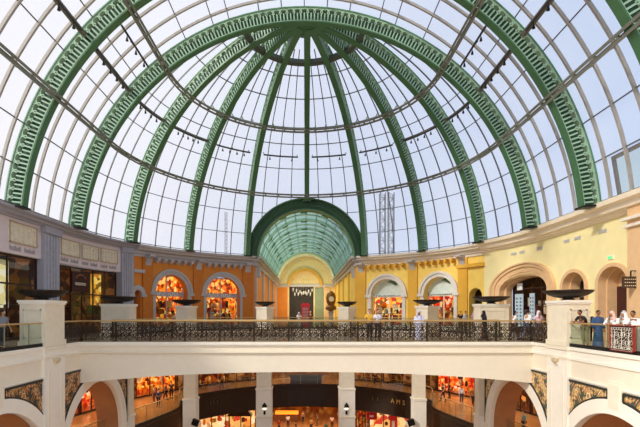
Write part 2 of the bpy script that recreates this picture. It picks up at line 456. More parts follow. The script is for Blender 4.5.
def ringline(mb, r, phi, w, h, yb=YB, n=48):
    pts = [Vector((-r*math.cos(phi), yb, ZS+r*math.sin(phi)))]+[dome_pt(r, phi, PI*k/n) for k in range(n+1)]+[Vector((r*math.cos(phi), yb, ZS+r*math.sin(phi)))]
    for a, b in zip(pts[:-1], pts[1:]):
        mid = (a+b)/2
        if in_mouth(mid): continue
        c = Vector((0, min(mid.y, CYD), ZS)); mb.bar(a, b, w, h, up=(mid-c))
for dg in (6, 13.4, 21, 36.7, 45, 60, 67.5, 71.5): ringline(bars, RG-.06, math.radians(dg), .06, .09)
for dg in (79, 84.5):
    for s in (-1, 1):
        p = math.radians(dg); bars.bar((s*RG*math.cos(p), YB, ZS+RG*math.sin(p)), (s*RG*math.cos(p), CYD, ZS+RG*math.sin(p)), .06, .09)
bars.bar((0, YB, ZS+RG-.05), (0, CYD, ZS+RG-.05), .06, .09)
bars.build('fine_glazing_bars', BARS, ceil)
mer = MB(); merd = MB()
for k in range(33):          # meridians of the half dome
    if k % 4 == 0: top = math.radians(88)
    else: top = math.radians(76)
    az = math.radians(5.625*k); n = 26
    pts = [dome_pt(RG-.08, phi0+(top-phi0)*i/n, az) for i in range(n+1)]
    side = Vector((math.sin(az), math.cos(az), 0))
    for a, b in zip(pts[:-1], pts[1:]):
        if not in_mouth((a+b)/2): merd.bar(a, b, .09, .07, up=side)
y = YB
while y < CYD-.1:
    n = 60; pts = [Vector((-(RG-.1)*math.cos(p), y, ZS+(RG-.1)*math.sin(p))) for p in [phi0+(PI-2*phi0)*i/n for i in range(n+1)]]
    for a, b in zip(pts[:-1], pts[1:]): mer.bar(a, b, .16, .12, up=(0, 1, 0))
    y += 1.5
merd.build('dome_glazing_bars', BARS, ceil); mer.build('glazing_ribs', mat('warm_grey_glazing_rib', (172, 166, 158), .5, .05), ceil)

ceil.scale.x = KX; ceil.location.x = DX
# ring beams: twin tubes
for dg, rr, lb in ((28.3, 15.75, 'lowest taupe steel ring beam curving round the dome halfway up the glass'),
                   (51.8, 15.75, 'upper taupe steel ring beam circling high on the dome'),
                   (41.5, 16.62, 'dark steel purlin ring level with the spotlight tracks, midway up the glass'),
                   (74.5, 16.1, 'small dark ring beam just below the crown of the half dome')):
    mb = MB(); ph = math.radians(dg); big = dg in (28.3, 51.8)
    if big:
        for dr, dz in ((0, -.13), (0, .13), (.38, .02)):
            ringline(mb, rr+dr, ph+dz/15.7, .13, .13)
        for s in (-1, 1):
            for i in range(0, 19):
                a = YB+1.5*i; p = lambda r, d: (s*r*math.cos(ph+d/15.7), a, ZS+r*math.sin(ph+d/15.7))
                mb.bar(p(rr, -.15), p(rr, .2), .1); mb.bar(p(rr, 0), p(RG-.1, 0), .07)
        for i in range(33):
            az = PI*i/32; mb.bar(dome_pt(rr, ph, az), dome_pt(RG-.1, ph, az), .07); mb.bar(dome_pt(rr, ph-.01, az), dome_pt(rr, ph+.012, az), .12)
        ob = mb.build('ring_beam', RINGM)
    elif dg == 41.5:
        for s in (-1, 1):
            mb.bar((s*rr*math.cos(ph), YB, ZS+rr*math.sin(ph)), (s*rr*math.cos(ph), CYD, ZS+rr*math.sin(ph)), .2, .24)
            pts = [dome_pt(rr, ph, math.radians(22.5*2*k/16) if s < 0 else PI-math.radians(22.5*2*k/16)) for k in range(17)]
            for a, b in zip(pts[:-1], pts[1:]): mb.bar(a, b, .18, .2)
        ob = mb.build('ring_beam', mat('dark_taupe_steel', (112, 106, 94), .5, .1))
    else:
        pts = [dome_pt(rr, ph, PI*k/48) for k in range(49)]
        for a, b in zip(pts[:-1], pts[1:]): mb.bar(a, b, .34, .4, up=((a+b)/2-Vector((0, CYD, ZS))))
        ob = mb.build('ring_beam', mat('dark_grey_steel', (80, 88, 78), .5, .2))
    ob.scale.x = KX; ob.location.x = DX
    tag(ob, lb, 'ring beam', 'steel ring beams of the dome')
# ------------------------------------------------------------------ spotlight tracks hung under the glass
def track(a0, a1, straight, nsp, label, phd=41.5):
    """a0..a1: azimuths (deg) of the half dome, or y range of the vault when straight = side"""
    ph = math.radians(phd); r = 16.4
    def pt(u, dr=0, dz=0):
        if straight: return Vector((straight*(r+dr)*math.cos(ph), a0+(a1-a0)*u, ZS+(r+dr)*math.sin(ph)+dz))
        p = dome_pt(r+dr, ph, math.radians(a0+(a1-a0)*u)); p.z += dz; return p
    base = pt(.5); base.x = base.x
    t = thing('spotlight_track', label, 'spotlights', base, 0, 'spotlight tracks under the glazing')
    b = MB(); b.tube([pt(i/8) for i in range(9)], .075, 6)
    for u in (.02, .5, .98): b.bar(pt(u), pt(u, RG-r-.05), .06)
    b.build('track_bar', mat('dark_track_steel', (70, 66, 64), .5, .3), t)
    for i in range(nsp):
        u = .18+.64*(i/(nsp-1) if nsp > 1 else .5); p = pt(u); q = p+Vector((0, 0, -.22))
        h = MB(); h.bar(p, q, .03); h.tube([q, q+Vector((0, 0, -.1)), q+Vector((0, 0, -.2))], [.05, .07, .09], 8); h.build('spot_head', BLACK, t)
    t.scale.x = KX; t.location.x = t.location.x*KX+DX
for s, sd in ((-1, 'left'), (1, 'right')):
    track(25, 29.2, s, 4, f'track of small black spotlights between the two big lattice arches on the {sd}')
    track(19, 23.2, s, 3, f'track of small black spotlights in front of the nearer big arch, top {sd}')
for s, sd in ((-1, 'left'), (1, 'right')):
    track(25, 29.2, s, 3, f'upper short spotlight track close below the high ring beam on the {sd}', 48.6)
bays = [('first half dome bay from the left', 4, 3), ('second half dome bay from the left', 5, 4), ('third half dome bay from the left', 4, 4), ('bay just left of the centre rib', 2, 2),
        ('bay just right of the centre rib', 2, 2), ('third half dome bay from the right', 3, 4), ('second half dome bay from the right', 4, 4), ('first half dome bay from the right', 4, 3)]
for k, (nm, n, _) in enumerate(bays):
    track(22.5*k+3.2, 22.5*k+19.3, 0, n, f'dark track with tiny spotlights crossing the {nm}')
# frameless vent window at the far right of the glass
vw = thing('vent_window', 'dark framed opening light in the glass at the far right above the cornice', 'window', (16.9, 21.7, 8.2))
b = MB()
for (ya, yb, za, zb) in ((20.4, 20.55, 7.6, 9.9), (22.8, 22.95, 7.6, 9.9), (20.4, 22.95, 9.75, 9.9), (20.4, 22.95, 7.5, 7.62)):
    x = lambda z: math.sqrt(max(0, (RG-.2)**2-(z-ZS)**2))
    b.hexa([(x(za)-.1, ya, za), (x(za)+.05, ya, za), (x(za)+.05, yb, za), (x(za)-.1, yb, za), (x(zb)-.1, ya, zb), (x(zb)+.05, ya, zb), (x(zb)+.05, yb, zb), (x(zb)-.1, yb, zb)])
b.build('window_frame', mat('brown_window_frame', (84, 66, 58), .5), vw)
b = MB(); b.strip([(x(7.6), 20.5, 7.6), (x(7.6), 22.85, 7.6)], [(x(9.8), 20.5, 9.8), (x(9.8), 22.85, 9.8)]); b.build('pane', RAILGL, vw)

# ------------------------------------------------------------------ upper walls
ZC = 7.5                                   # cornice top
L1 = WL.px(41); L2 = WL.px(57); L3 = WL.px(120.5); L4 = WL.px(132.5); LE = WL.ang(70.9)
S_ = WL.ang(-4)                             # helper
# grey shop section: fascias over openings
b = MB()
wall(b, WL, 0, L1, 5.0, 7.1, [], .4); wall(b, WL, L2, L3, 5.0, 7.1, [], .4)
struct('wall_left', b, GREYW)
b = MB(); b2 = MB()
for a, c in ((L1, L2), (L3, L4)):
    sbox(b, WL, a, c, 0, 7.15, -.5, .18)
    m = (a+c)/2; w_ = (c-a)
    for i in range(4):
        q = m+(-.27+.18*i)*w_; sbox(b2, WL, q-.05*w_, q+.05*w_, .5, 6.6, .18, .25)
    sbox(b, WL, a-.08, c+.08, 6.7, 7.15, .1, .34); sbox(b, WL, a-.08, c+.08, 0, .4, .1, .34)
b.mi = [0]*len(b.f); b2c = len(b.v)
p = struct('pillar_left', b, GREYP); struct('flutes', b2, mat('pale_fluting', (176, 174, 182), .6), p)
# relief plaques with lettering strips under them
def plaque(pa, x0, x1, z0, z1, label):
    s0, s1 = sorted((pa.px(x0), pa.px(x1))); c = pa.P((s0+s1)/2, z0, .05)
    t = thing('relief_plaque', label, 'plaque', c, 0, 'cream relief plaques on the grey shop fascias')
    b = MB(); sbox(b, pa, s0, s1, z0, z1, 0, .06, .3); b.build('panel', PLAQ, t)
    b = MB()
    for q in ((s0, s1, z0, z0+.07), (s0, s1, z1-.07, z1), (s0, s0+.07, z0, z1), (s1-.07, s1, z0, z1)): sbox(b, pa, *q, .06, .11, .3)
    b.build('frame', mat('tan_frame', (188, 168, 140), .6), t)
    n = 5
    for i in range(n):
        b = MB(); q = s0+(s1-s0)*(.14+.72*i/(n-1)); b.ell(pa.P(q, z0+.25, .06), (.09, .09, .16), 8, 5)
        b.bar(pa.P(q, z0+.4, .08), pa.P(q, z1-.3-.12*(i % 2), .08), .12, .06)
        b.ell(pa.P(q, z1-.25-.12*(i % 2), .07), (.1, .1, .12), 8, 5)
        b.build('relief_figure', mat('cream_relief_figures', (226, 214, 190), .7), t)
    b = MB(); n = 16
    for i in range(n):
        if i in (7, 8): continue
        q = s0+(s1-s0)*(.04+.92*i/n); h = .2 if i % 3 else .27
        sbox(b, pa, q, q+(s1-s0)*.035, z0-.42, z0-.42+h, 0, .03)
    b.build('lettering', mat('grey_letters', (172, 160, 160), .6), t)
plaque(WL, 8, 36, 5.62, 6.85, 'cream relief plaque alone on the grey fascia at the far left edge')
plaque(WL, 60, 79, 5.6, 6.75, 'cream relief plaque nearest the fluted pilaster at left, first of three')
plaque(WL, 81, 98, 5.6, 6.75, 'middle cream relief plaque of the three above the dark shop')
plaque(WL, 100, 117, 5.6, 6.75, 'third cream relief plaque, beside the narrow grey pilaster')

# cornice along each side
CP = [(-.6, 7.05), (.15, 7.05), (.2, 7.12), (.45, 7.2), (.5, 7.3), (.8, 7.36), (.85, 7.5), (-.6, 7.5)]
b = MB(); sweep(b, WL, 0, L4, CP); c1 = struct('trim_1', b, GREYP)
CO = [(-.6, 6.55), (.12, 6.55), (.16, 6.75), (.3, 6.8), (.35, 7.0), (.7, 7.1), (.75, 7.25), (.9, 7.3), (.95, 7.5), (-.6, 7.5)]
b = MB(); sweep(b, WL, L4, LE, CO, .5); c2 = struct('trim_2', b, GREYT)
R0 = WR.px(484); RE = WR.ang(70.9)
b = MB(); sweep(b, WR, R0, RE, CO, .5); c3 = struct('trim_3', b, mat('cream_cornice', (232, 222, 204), .6, 0, .03))
CR = [(-.6, 6.75), (.1, 6.75), (.14, 6.85), (.3, 6.9), (.3, 6.98), (.5, 7.02), (.6, 7.3), (.85, 7.36), (.9, 7.6), (-.6, 7.6)]
b = MB(); sweep(b, WR, 0, R0, CR, .7); c4 = struct('trim_4', b, mat('peach_cornice', (248, 234, 208), .6, 0, .03))

# orange wall, left
La = [WL.px(155), WL.px(187.5)]; Lb = [WL.px(206), WL.px(240)]; Lc = [WL.px(132.8), WL.px(143)]
def op(pr, sp, rise=None):
    s0, s1 = pr; return (s0, s1, sp, (s1-s0)/2 if rise is None else rise)
oA, oB = op(La, 3.45), op(Lb, 3.45)
oC = (WL.px(132.8), WL.px(140.5), 3.2, .85)
b = MB(); wall(b, WL, L4, LE, 0, 6.6, [oA, oB, oC], .8); wo = struct('wall_left_orange', b, ORANGE)
b = MB()
for o in (oA, oB):
    sc = (o[0]+o[1])/2; r = (o[1]-o[0])/2
    archband(b, WL, sc, o[2], r-.02, r+.28, 0, .12, o[3]/r); archband(b, WL, sc, o[2], r+.28, r+.5, 0, .22, (o[3]+.5)/(r+.5), leg=None)
    for sg in (-1, 1):
        a_, c_ = sorted((sc+sg*(r-.02), sc+sg*(r+.34))); sbox(b, WL, a_, c_, 0, o[2]-.1, 0, .12)
        a_, c_ = sorted((sc+sg*(r-.05), sc+sg*(r+.62))); sbox(b, WL, a_, c_, o[2]-.22, o[2]+.02, 0, .27)
sc = (oC[0]+oC[1])/2; r = (oC[1]-oC[0])/2
archband(b, WL, sc, oC[2], r-.02, r+.4, 0, .2, 1.0); 
for sg in (-1, 1):
    a_, c_ = sorted((sc+sg*(r-.05), sc+sg*(r+.5))); sbox(b, WL, a_, c_, oC[2]-.22, oC[2]+.02, 0, .25)
sbox(b, WL, L4, oC[1]+.3, 5.1, 5.4, 0, .25)
sbox(b, WL, L4, LE, 0, .35, 0, .16)
struct('arch_surround', b, GREYT, wo)
b = MB()
for x in (147, 198, 247.5):
    s = WL.px(x); sbox(b, WL, s-.55, s+.55, .35, 6.55, 0, .16)
struct('pilaster', b, mat('deep_orange_pilaster', (206, 120, 40), .7, 0, .06), wo)
def corbels(pa, s0, s1, n, z, m, parent):
    for i in range(n):
        s = s0+(s1-s0)*(i+.5)/n; b = MB(); sbox(b, pa, s-.14, s+.14, z, z+.28, 0, .62); sbox(b, pa, s-.12, s+.12, z-.14, z, 0, .34)
        b.build('corbel', m, parent)
def console(pa, s, z0, z1, m, parent, w=.3):
    b = MB()
    prof = [(0, z0), (.18, z0+.1), (.25, z0+.35), (.45, z0+.7), (.85, z1-.15), (.85, z1), (0, z1)]
    n = len(prof); base = len(b.v)
    for t in (s-w, s+w):
        for o, z in prof: b.v.append(tuple(pa.P(t, z, o)))
    for k in range(n):
        l = (k+1) % n; b.f.append((base+k, base+l, base+n+l, base+n+k)); b.mi.append(0)
    b.f.append(tuple(base+k for k in range(n))); b.f.append(tuple(base+n+k for k in range(n))[::-1]); b.mi += [0, 0]
    b.build('console', m, parent)
for x in (147, 198, 247.5): console(WL, WL.px(x), 5.75, 6.75, GREYT, c2)
corbels(WL, WL.px(152), WL.px(193), 6, 6.3, GREYT, c2); corbels(WL, WL.px(204), WL.px(243), 6, 6.3, GREYT, c2)

# yellow wall, right
Ra = sorted((WR.px(371), WR.px(402.5))); Rb = sorted((WR.px(424), WR.px(454.5))); Rc = sorted((WR.px(469), WR.px(482)))
qA, qB = op(Ra, 3.4), op(Rb, 3.4); qC = (Rc[0], Rc[1], 3.1, .65)
Rbig = sorted((WR.px(500), WR.px(548))); qD = (Rbig[0], Rbig[1], 3.35, 1.05)
qE = (*sorted((WR.px(563), WR.px(586))), 3.2, .95); qF = (*sorted((WR.px(599), WR.px(629))), 3.2, .95)
b = MB(); wall(b, WR, R0, RE, 0, 6.6, [qA, qB, qC], .8); wy = struct('wall_right_yellow', b, YELLOW)
b = MB(); wall(b, WR, 0, R0, 0, 6.8, [qD, qE, qF], .45); wp = struct('wall_right', b, PALEY)
b = MB()
for o in (qA, qB):
    sc = (o[0]+o[1])/2; r = (o[1]-o[0])/2
    archband(b, WR, sc, o[2], r-.02, r+.28, 0, .12, o[3]/r); archband(b, WR, sc, o[2], r+.28, r+.5, 0, .24, (o[3]+.5)/(r+.5))
    for sg in (-1, 1):
        a_, c_ = sorted((sc+sg*(r-.02), sc+sg*(r+.34))); sbox(b, WR, a_, c_, 0, o[2]-.1, 0, .12)
        a_, c_ = sorted((sc+sg*(r-.05), sc+sg*(r+.62))); sbox(b, WR, a_, c_, o[2]-.22, o[2]+.02, 0, .27)
sbox(b, WR, R0, RE, 0, .35, 0, .16)
struct('arch_surround', b, mat('pale_stone_trim', (226, 218, 206), .6, 0, .03), wy)
b = MB()
for x in (361, 413, 463.5):
    s = WR.px(x); sbox(b, WR, s-.5, s+.5, .35, 6.55, 0, .16)
struct('pilaster', b, OCHRE, wy)
b = MB()
s = WR.px(484); sbox(b, WR, s-.1, WR.px(463.5)+.6, 5.6, 5.9, 0, .3)
struct('string_moulding', b, OCHRE, wy)
for x in (361, 413, 463.5): console(WR, WR.px(x), 5.75, 6.75, GREYT, c3)
corbels(WR, *sorted((WR.px(367), WR.px(407))), 6, 6.3, OCHRE, c3); corbels(WR, *sorted((WR.px(419), WR.px(458))), 6, 6.3, OCHRE, c3)
# peach stepped arches at right
b = MB()
def lining(b, pa, o, w, d0, d1):
    """inner ring lining the opening: narrower by w, from depth d0 to d1"""
    sc = (o[0]+o[1])/2; r = (o[1]-o[0])/2; k = o[3]/r
    archband(b, pa, sc, o[2], r-w, r+.02, d0, d1, k); 
    for sg in (-1, 1):
        a_, c_ = sorted((sc+sg*(r-w), sc+sg*(r+.02))); sbox(b, pa, a_, c_, 0, o[2], d0, d1)
for o, w_ in ((qD, .25), (qE, .14), (qF, .1)):
    sc = (o[0]+o[1])/2; r = (o[1]-o[0])/2
    archband(b, WR, sc, o[2], r-.03, r+.22, 0, .1, (o[3]+.18)/(r+.2), leg=0)
    if o is qD:
        for ra, rb, pr_ in ((.0, .55, .08), (.5, .85, .16), (.8, 1.0, .24)): archband(b, WR, sc, o[2], r+ra, r+rb, 0, pr_, (o[3]+rb)/(r+rb), leg=0)
    lining(b, WR, o, .03, -.5, 0); lining(b, WR, o, w_, -1.0, -.4)
struct('arch_surround', b, PEACH, wp)
b = MB()
for x in (514, 522.5, 540, 567, 578, 603):
    s = WR.px(x); sbox(b, WR, s-.32, s+.32, 6.12, 6.32, 0, .03)
    for i in range(5): sbox(b, WR, s-.3, s+.3, 6.14+.036*i, 6.15+.036*i, .03, .045)
struct('vent_grille', b, mat('grey_grille', (206, 204, 200), .5), wp)
# pier closing the right side
b = MB(); sbox(b, WR, 4.5, WR.px(634), 0, 7.5, -.3, .35); pr = struct('pillar_right', b, PEACH)
b = MB(); sbox(b, WR, 4.3, WR.px(633)+.1, 5.95, 6.1, .3, .5); sbox(b, WR, 4.3, WR.px(633)+.1, 6.3, 6.45, .3, .6); struct('pier_moulding', b, mat('cream_moulding', (238, 226, 206), .6), pr)

# outer wall skin above back of shops (closes the rooms behind)
def room(pa, s0, s1, z0, z1, d0, d1, matb, mats, matf, label=None, parent=None):
    """back wall, cheeks, ceiling and floor of a shop bay"""
    b = MB(); n = max(2, int((s1-s0)/.7))
    S = [s0+(s1-s0)*i/n for i in range(n+1)]
    b.cur = 0; b.strip([pa.P(t, z0, -d1) for t in S], [pa.P(t, z1, -d1) for t in S])
    b.cur = 1; b.strip([pa.P(t, z1, -d1) for t in S], [pa.P(t, z1, -d0) for t in S])
    for t in (s0, s1): b.face([pa.P(t, z0, -d0), pa.P(t, z0, -d1), pa.P(t, z1, -d1), pa.P(t, z1, -d0)])
    b.cur = 2; b.strip([pa.P(t, z0+.01, -d0) for t in S], [pa.P(t, z0+.01, -d1) for t in S])
    return b.build('interior', [matb, mats, matf], parent)
def shop(pa, s0, s1, z0, z1, label, back, group=None, frame=DWOOD, sign=None, door=True, d0=.55, depth=2.6, sz=None, signm=None, mull=4, goods=None, arched=None, side=DIM):
    c = pa.P((s0+s1)/2, z0, -d0)
    t = thing('shop_front', label, 'shop front', c, 0, group)
    room(pa, s0, s1, z0, z1, d0+.15, d0+depth, back, side, FLOORW, None, t)
    b = MB()
    fw = .09
    sbox(b, pa, s0, s0+fw, z0, z1, -d0-.08, -d0+.05); sbox(b, pa, s1-fw, s1, z0, z1, -d0-.08, -d0+.05)
    for i in range(1, mull):
        q = s0+(s1-s0)*i/mull; sbox(b, pa, q-fw/2, q+fw/2, z0, z1, -d0-.05, -d0+.03)
    sbox(b, pa, s0, s1, z0, z0+.18, -d0-.08, -d0+.05); sbox(b, pa, s0, s1, z1-.12, z1, -d0-.08, -d0+.05)
    if sz: sbox(b, pa, s0, s1, sz-.05, sz+.05, -d0-.05, -d0+.03)
    b.build('window_frame', frame, t)
    b = MB(); n = 6; S = [s0+(s1-s0)*i/n for i in range(n+1)]
    b.strip([pa.P(q, z0+.1, -d0) for q in S], [pa.P(q, z1, -d0) for q in S]); b.build('pane', SHOPGL, t)
    if sign:
        za, zb = sign
        b = MB(); sbox(b, pa, s0, s1, za, zb, -d0, -d0+.12); sg = b.build('sign_band', signm or GREYT, t)
        b = MB(); n = int((s1-s0)*.7/.22)
        for i in range(n):
            if n > 8 and i in (n//2,): continue
            q = (s0+s1)/2-(s1-s0)*.35+i*.22; h = (zb-za)*(.5+.1*((i*7) % 3))
            sbox(b, pa, q, q+.05, za+(zb-za)*.2, za+(zb-za)*.2+h, -d0+.12, -d0+.15)
            if i % 2: sbox(b, pa, q+.05, q+.14, za+(zb-za)*.2, za+(zb-za)*.2+h*.3, -d0+.12, -d0+.15)
            else: sbox(b, pa, q+.05, q+.14, za+(zb-za)*.2+h*.7, za+(zb-za)*.2+h, -d0+.12, -d0+.15)
        b.build('lettering', mat('white_letters', (240, 240, 232), .5), sg)
    if goods:
        rnd = random.Random(int(s0*100)+int(z0*10)); gm = [mat('goods_'+n_, c_, .6) for n_, c_ in goods]
        b = MB()
        for i in range(34 if z0 > -1 else 22):
            q = s0+(s1-s0)*(.08+.84*rnd.random()); zz = z0+rnd.choice((.12, .9, 1.5, 2.1)); o = -d0-.5-rnd.random()*1.2; b.cur = i % len(gm)
            w_ = .12+.14*rnd.random(); h = .3+.45*rnd.random()
            if i % 3: b.lathe([(w_*.6, 0), (w_, h*.3), (w_*.8, h*.8), (w_*.3, h)], pa.P(q, zz, o), 7)
            else: sbox(b, pa, q-w_, q+w_, zz, zz+h, o-.1, o+.1)
        b.build('displayed_goods', gm, t)['kind'] = 'stuff'
        if z0 < -1: return t
        b = MB()
        for zz in (.85, 1.45, 2.05): sbox(b, pa, s0+.2, s1-.2, z0+zz, z0+zz+.04, -d0-1.9, -d0-.5)
        b.build('shelf', DWOOD, t)
    return t
WARMG = [('orange', (250, 140, 30)), ('red', (210, 50, 30)), ('gold', (250, 200, 80)), ('cream', (250, 236, 210)), ('dark', (70, 30, 20))]
shop(WL, 8, L1, 0, 5.0, 'dark shop front with a lit yellow display at the far left under the grey fascia', DIM, d0=.3, mull=5, sz=3.3, goods=[('gold', (220, 180, 80)), ('olive', (90, 96, 50)), ('brown', (110, 70, 44))])
t = shop(WL, L2, L3, 0, 5.0, 'dark wood shop front with script sign between the two grey pilasters', DIM, d0=.5, mull=6, sz=3.0, goods=[('green', (60, 84, 40)), ('tan', (190, 140, 90)), ('brown', (110, 70, 44))])
sa, sb = WL.px(76), WL.px(93); b = MB(); sbox(b, WL, sa, sb, 3.15, 4.6, -.48, -.3); sg = b.build('sign_panel', mat('maroon_sign', (62, 28, 24), .5), t)
b = MB(); n = 9
for i in range(n):
    q = sa+(sb-sa)*(.2+.6*i/n); p = [WL.P(q+.05*math.cos(a_/6*2*PI)*1.3, 3.75+.1*math.sin(a_/6*2*PI), -.28) for a_ in range(7)]
    b.tube(p, .022, 4)
b.build('script_lettering', mat('cream_script', (240, 220, 190), .5), sg)
b = MB(); m_ = (sa+sb)/2
pts = [WL.P(m_+.5*math.cos(a_/12*PI), 4.15+.28*math.sin(a_/12*PI), -.28) for a_ in range(13)]; b.tube(pts, .03, 4); b.build('emblem', mat('tan_emblem', (190, 130, 90), .5), sg)
sa, sb = WL.px(100), WL.px(109); b = MB(); sbox(b, WL, sa, sb, 2.2, 4.7, -.9, -.8); b.build('lit_display_panel', display('golden_display', [(230, 170, 50), (200, 130, 40), (250, 210, 100), (120, 80, 30)], .6, 3), t)
sa, sb = WL.px(9), WL.px(22); b = MB(); sbox(b, WL, sa, sb, 1.9, 4.7, -.9, -.8); b.build('lit_display_panel', display('pale_yellow_display', [(236, 222, 150), (200, 180, 110), (250, 244, 210), (160, 150, 110)], .55, 2.2), bpy.data.objects['shop_front'])
shop(WL, La[0], La[1], 0, 5.2, 'glowing orange shop inside the left arch of the orange wall', WARM, 'arched shops in the orange wall', sign=(3.15, 3.6), d0=.85, depth=1.6, mull=2, goods=WARMG, side=WARM, frame=GREYT)
shop(WL, Lb[0], Lb[1], 0, 5.2, 'glowing orange shop inside the orange wall arch nearer the vault', WARM, 'arched shops in the orange wall', sign=(3.15, 3.6), d0=.85, depth=1.6, mull=2, goods=WARMG, side=WARM, frame=GREYT)
shop(WL, oC[0], oC[1], 0, 4.2, 'narrow amber lit arched doorway behind the grey pilaster', AMBER, d0=.85, depth=1.2, mull=1)
for (s0, s1), nm, bk in ((Ra, 'shop with warm yellow shelves inside the left arch of the yellow wall', YELG), (Rb, 'shop with red and orange goods inside the right arch of the yellow wall', WARM2)):
    t = shop(WR, s0, s1, 0, 3.3, nm, bk, 'arched shops in the yellow wall', d0=.85, depth=1.6, mull=2, goods=WARMG, side=bk, frame=STONE)
    n = 16; sc = (s0+s1)/2; r = (s1-s0)/2-.03
    b = MB(); b.face([WR.P(sc+r*math.cos(PI*i/n), 3.4+r*math.sin(PI*i/n), -.7) for i in range(n+1)]); fl = b.build('fanlight', mat('pale_fanlight', (214, 226, 214), .3), t)
    b = MB()
    b.face([WR.P(sc+x_*r, 3.4+z_*r, -.68) for x_, z_ in ((.1, .02), (-.5, .02), (-.3, .3), (-.45, .6), (-.6, .7), (-.45, .85), (-.1, .95), (.15, .8), (-.02, .6), (.12, .35))][::-1]); b.build('green_emblem', mat('leaf_green_emblem', (96, 140, 100), .5), fl)
    b = MB()
    for i in range(14): q = s0+(s1-s0)*(i+.5)/14; sbox(b, WR, q-.05, q+.05, 3.3, 3.52+.07*(i % 2), -.85, -.68)
    b.build('lettering', mat('grey_green_letters', (150, 160, 140), .5), t)
shop(WR, qC[0], qC[1], 0, 4.2, 'dark narrow arched doorway beside the big right arch', mat('dark_doorway', (50, 38, 30), .7), d0=.85, depth=1.2, mull=1, side=mat('dark_doorway', (50, 38, 30)))
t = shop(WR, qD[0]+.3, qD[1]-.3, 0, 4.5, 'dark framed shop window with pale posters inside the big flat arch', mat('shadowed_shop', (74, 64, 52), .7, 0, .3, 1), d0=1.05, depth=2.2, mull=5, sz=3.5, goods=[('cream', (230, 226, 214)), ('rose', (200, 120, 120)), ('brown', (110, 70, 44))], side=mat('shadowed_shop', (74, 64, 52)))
WRr = Path(17.75, 1)
for x0, x1, zt in ((515, 523, 3.1), (529.5, 534.5, 3.1)):
    sa, sb = sorted((WRr.px(x0), WRr.px(x1))); b = MB(); sbox(b, WRr, sa, sb, .5, zt, -.05, .0); po = b.build('window_poster', mat('pale_blue_poster', (198, 220, 232), .5), t)
    b = MB()
    for i in range(8):
        for j in range(2): q = sa+(sb-sa)*(.2+.45*j); sbox(b, WRr, q, q+(sb-sa)*.2, .7+.28*i, .84+.28*i, 0, .015)
    b.build('poster_lettering', mat('blue_grey_print', (90, 120, 150), .5), po)
sa, sb = sorted((WRr.px(518), WRr.px(523))); b = MB(); sbox(b, WRr, sa, sb, 3.4, 3.95, 0, .1); b.build('hanging_logo', mat('white_logo', (240, 240, 236), .5), t)
shop(WR, qE[0]+.22, qE[1]-.22, 0, 3.9, 'dark glazed door inside the middle arch of the pale wall', mat('grey_lobby', (78, 68, 60), .6), d0=1.05, depth=1.4, mull=1, sz=2.6, side=mat('grey_lobby', (120, 110, 100)))
b_ = thing('double_door', 'dark brown door inside the arch at the far right', 'door', WR.P((qF[0]+qF[1])/2, 0, -1.0))
dr = sorted((WRr.px(613.5), WRr.px(629))); b = MB(); sbox(b, WRr, dr[0], dr[1], 0, 3.1, -.1, 0); b.build('door_leaf', mat('maroon_door', (66, 30, 26), .5), b_)
b = MB(); sbox(b, WR, qF[0]+.1, qF[1]-.1, 3.1, 4.3, -1.2, -1.02); b.build('transom_panel', PEACH, b_)
# hanging dark sign with three lines
hs = thing('hanging_sign', 'dark brown hanging sign with three lines of pale text by the far right arch', 'sign', (16.2, 21.5, 2.85))
b = MB(); b.box(15.78, 16.5, 21.46, 21.54, 2.85, 3.42); b.build('board', mat('brown_sign_board', (66, 48, 36), .5), hs)
b = MB()
for j in range(3):
    for i in range(6): b.box(15.87+.1*i, 15.92+.1*i, 21.445, 21.46, 2.94+.16*j, 2.98+.16*j)
b.build('lettering', mat('cream_letters', (236, 220, 190), .5), hs)
b = MB(); b.bar((16.2, 21.5, 3.42), (16.2, 21.5, 3.7), .05); b.bar((16.2, 21.5, 3.7), (16.9, 21.5, 3.7), .05); b.build('bracket', BLACK, hs)
es = thing('exit_light', 'tiny green exit light above the far right arch', 'exit sign', WR.P(WR.px(611), 4.62, .05))
b = MB(); sbox(b, WR, WR.px(611)-.2, WR.px(611)+.2, 4.55, 4.75, 0, .06); b.build('housing', mat('white_housing', (230, 236, 230), .5), es)
b = MB(); sbox(b, WR, WR.px(611)-.17, WR.px(611)+.17, 4.58, 4.72, .06, .065); b.build('lit_face', emit('green_exit', (90, 210, 120), .9), es)
# ------------------------------------------------------------------ floors
RV = 12.6                                    # edge of the void at the upper level
VL, VR = Path(RV, -1, 8), Path(RV, 1, 8)
b = MB()
for s in (-1, 1):
    b.strip([(s*RV, 8, 0), (s*RV, CYD, 0)]+[(s*RV*math.cos(a), CYD+RV*math.sin(a), 0) for a in [PI/2*i/24 for i in range(1, 25)]],
            [(s*19.5, 8, 0), (s*19.5, CYD, 0)]+[(s*19.5*math.cos(a), CYD+19.5*math.sin(a), 0) for a in [PI/2*i/24 for i in range(1, 25)]])
b.box(-5.6, 5.6, 48.5, 84, -.1, 0)
struct('floor', b, FLOORM)
b = MB()
for pa in (VL, VR):
    sweep(b, pa, 16, VL.L+RV*PI/2, [(0, -.02), (.16, -.02), (.16, -.18), (.06, -.24), (.06, -.5), (0, -.5)], .9)
    sweep(b, pa, 16, VL.L+RV*PI/2, [(-.3, -.02), (0, -.02), (0, -1.75), (-.3, -1.75)], .9)
struct('trim_slab_edge', b, CREAM)
LT = MB()                                     # underside of the upper gallery
